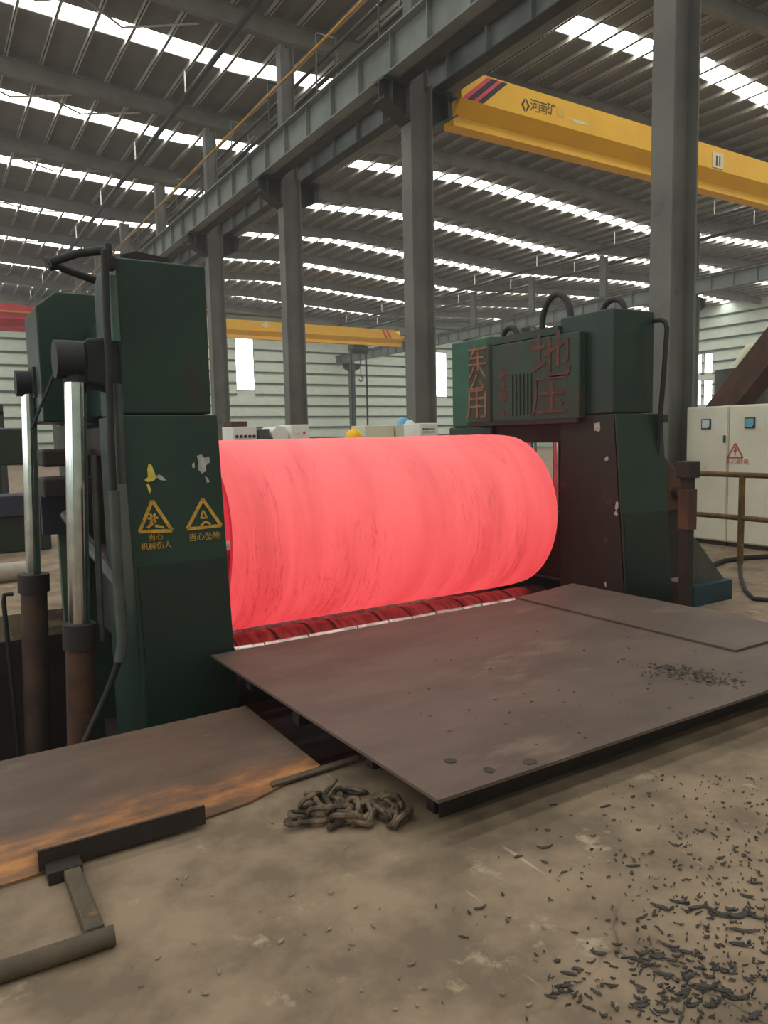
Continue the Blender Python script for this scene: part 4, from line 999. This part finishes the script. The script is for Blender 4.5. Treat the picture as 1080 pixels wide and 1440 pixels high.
for i in range(9): obj('rung', MB().cyl((21.0+1.4*(i+.5)/9-.2, 25, 3.6*(i+.5)/9), (21.0+1.4*(i+.5)/9+.2, 25, 3.6*(i+.5)/9), .03, 6), 'steel_dark', sl_)

# machines on the far left, seen past the left stand
mc = thing('milling_machine', (1.0, 12.5, 0), 'dark green machine tool standing on the floor left of the stand', 'machine')
obj('bed', MB().box(.1, 1.6, 12.2, 13.0, 0, .55), 'green_dark', mc, bevel=.02)
obj('column', MB().box(.25, .8, 12.4, 13.0, .55, 1.75), 'teal', mc, bevel=.02)
obj('head', MB().box(.2, 1.5, 12.2, 12.8, 1.3, 1.85), 'green_dark', mc, bevel=.03)
obj('table', MB().box(.9, 1.6, 12.1, 12.9, .55, .85), 'navy', mc, bevel=.01)
mb_ = thing('scrap_rack', (.3, 17, 0), 'black steel storage rack behind the dark green machine tool', 'rack')
for x in (-1.2, 1.4):
    for y in (16.6, 17.6): obj('post', MB().box(x-.05, x+.05, y-.05, y+.05, 0, 2.4), 'steel_dark', mb_)
for z in (.5, 1.3, 2.2): obj('shelf', MB().box(-1.25, 1.45, 16.55, 17.65, z, z+.06), 'steel_dark', mb_)
tag(obj('stone_block', MB().box(.86, 1.0, 8.6, 8.85, 0, .10), 'pale_stone', bevel=.01, origin=(.93, 8.7, 0)), 'small pale block on the floor beyond the pit', 'block')
tag(obj('floor_pipe', MB().cyl((.55, 9.6, .12), (1.05, 9.6, .12), .11, 16), 'pale_stone', smooth=True, origin=(.8, 9.6, 0)), 'short pale pipe lying on the floor beyond the pit', 'pipe')

# ================================================================== DEBRIS
def flake(mb, x, y, z, L_, W_, a, rnd, curl=.25):
    ca, sa = math.cos(a), math.sin(a); n = 4; vs = []
    bend = rnd.uniform(-.6, .6)
    for i in range(n+1):
        t = i/n-.5; hw_ = W_*(1-(2*t)**2*.75)*.5; hz = curl*L_*(t*t*2) + rnd.uniform(0, .002)
        ox = t*L_; oy = bend*t*t*L_
        for s in (-1, 1):
            u, v = ox, oy+s*hw_; vs.append((x+u*ca-v*sa, y+u*sa+v*ca, z+.0015+hz+(.004 if s > 0 else 0)*rnd.random()))
    vs += [(p[0], p[1], p[2]+.0025) for p in vs[:]]
    k_ = 2*(n+1); fs = []
    for i in range(n):
        a_ = 2*i; fs += [(a_, a_+1, a_+3, a_+2)[::-1], (k_+a_, k_+a_+1, k_+a_+3, k_+a_+2), (a_, a_+2, k_+a_+2, k_+a_), (a_+1, k_+a_+1, k_+a_+3, a_+3)]
    fs += [(0, k_, k_+1, 1), (2*n, 2*n+1, k_+2*n+1, k_+2*n)]
    mb.add(vs, fs)
rnd = random.Random(21)
big = [(766, 1193, 22), (728, 1206, 14), (766, 1214, 10), (792, 1228, 12), (778, 1133, 10), (850, 1135, 16), (676, 1279, 20), (774, 1266, 8), (808, 1313, 10), (841, 1342, 22), (868, 1330, 14), (652, 1319, 14), (906, 1306, 8), (890, 1219, 18), (834, 1177, 8), (930, 1277, 26), (955, 1270, 24), (980, 1277, 28), (1010, 1285, 30), (1040, 1290, 30), (1065, 1292, 20), (1044, 1310, 34), (1040, 1330, 26), (1050, 1262, 16), (1012, 1208, 14), (1060, 1243, 16), (1020, 1236, 8), (800, 1370, 22), (792, 1388, 26), (786, 1398, 20), (775, 1404, 18), (812, 1364, 16), (905, 1342, 24), (925, 1348, 22), (940, 1332, 26), (912, 1358, 20), (962, 1340, 22), (933, 1372, 26), (970, 1375, 24), (990, 1388, 28), (1015, 1395, 26), (960, 1398, 24), (1040, 1405, 28), (1000, 1415, 26), (900, 1417, 26), (860, 1388, 18), (1060, 1430, 24), (930, 1425, 20), (950, 1190, 16), (985, 1170, 14)]
for i, (x, y, ln) in enumerate(big):
    p = pz(x, y, 0); dd = p.length/F*ln*1.1; mb = MB()
    flake(mb, p.x, p.y, 0, dd, dd*rnd.uniform(.14, .27), YAW*-1+rnd.uniform(-.7, .5), rnd, rnd.uniform(.06, .3))
    o = obj('scale_flake', mb, 'flake', origin=(p.x, p.y, 0)); tag(o, 'dark curled flake of mill scale lying on the concrete floor', 'scale flake', 'mill scale flakes on the concrete floor')
mb = MB()
for i in range(800):
    x = 1100-abs(rnd.gauss(0, 190)); y = rnd.uniform(1090, 1440)
    if x < 600 or rnd.random() > ((x-560)/520)**1.1: continue
    p = pz(x, y, 0)
    if p.y > 2.2 or p.x < .8: continue
    d_ = rnd.uniform(.005, .022)
    flake(mb, p.x, p.y, 0, d_, d_*rnd.uniform(.25, .6), rnd.uniform(0, 6.3), rnd, .2)
for (cx_, cy_, sx_, sy_, n) in ((985, 1390, 60, 24, 110), (925, 1352, 28, 12, 26), (795, 1385, 20, 16, 18), (1000, 1285, 45, 8, 40)):
    for i in range(n):
        p = pz(rnd.gauss(cx_, sx_), min(1438, rnd.gauss(cy_, sy_)), 0); d_ = rnd.uniform(.01, .04)
        flake(mb, p.x, p.y, 0, d_, d_*rnd.uniform(.08, .24), rnd.uniform(-1.6, .6), rnd, .15)
tag(obj('scale_litter', mb, 'flake'), 'fine dark mill scale litter scattered over the concrete floor', 'scale litter', kind='stuff')
mb = MB()
for i in range(220):
    t = rnd.random(); p = pz(rnd.gauss(905+130*t, 16), rnd.gauss(936+26*t, 5), .19); d_ = rnd.uniform(.008, .03)
    if p.x > 4.22 or p.y < 2.27: continue
    flake(mb, p.x, p.y, .19, d_, d_*rnd.uniform(.2, .5), rnd.uniform(0, 6.3), rnd, .2)
for i in range(60):
    p = pz(rnd.uniform(560, 980), rnd.uniform(880, 1060), .19); d_ = rnd.uniform(.006, .022)
    if p.x < 1.7 or p.x > 4.2 or p.y < 2.3 or p.y > 4.6: continue
    flake(mb, p.x, p.y, .19, d_, d_*rnd.uniform(.2, .5), rnd.uniform(0, 6.3), rnd, .15)
tag(obj('scale_litter', mb, 'litter_grey'), 'patch of grey scale litter on the brown platform', 'scale litter', kind='stuff')
mb = MB()
for i in range(90):
    x, y = (rnd.uniform(150, 1000), rnd.uniform(1190, 1430)) if i > 34 else (rnd.gauss(240, 50), rnd.gauss(1150, 12))
    p = pz(x, y, 0); d_ = rnd.uniform(.006, .03)
    if p.y > 2.75 and p.x < 1.0 and i > 34: continue
    if p.y > 2.84: continue
    flake(mb, p.x, p.y, 0, d_, d_*rnd.uniform(.2, .5), rnd.uniform(0, 6.3), rnd, .1)
tag(obj('pale_litter', mb, 'flake_pale'), 'pale crumbs of scale and grit on the concrete floor', 'grit', kind='stuff')
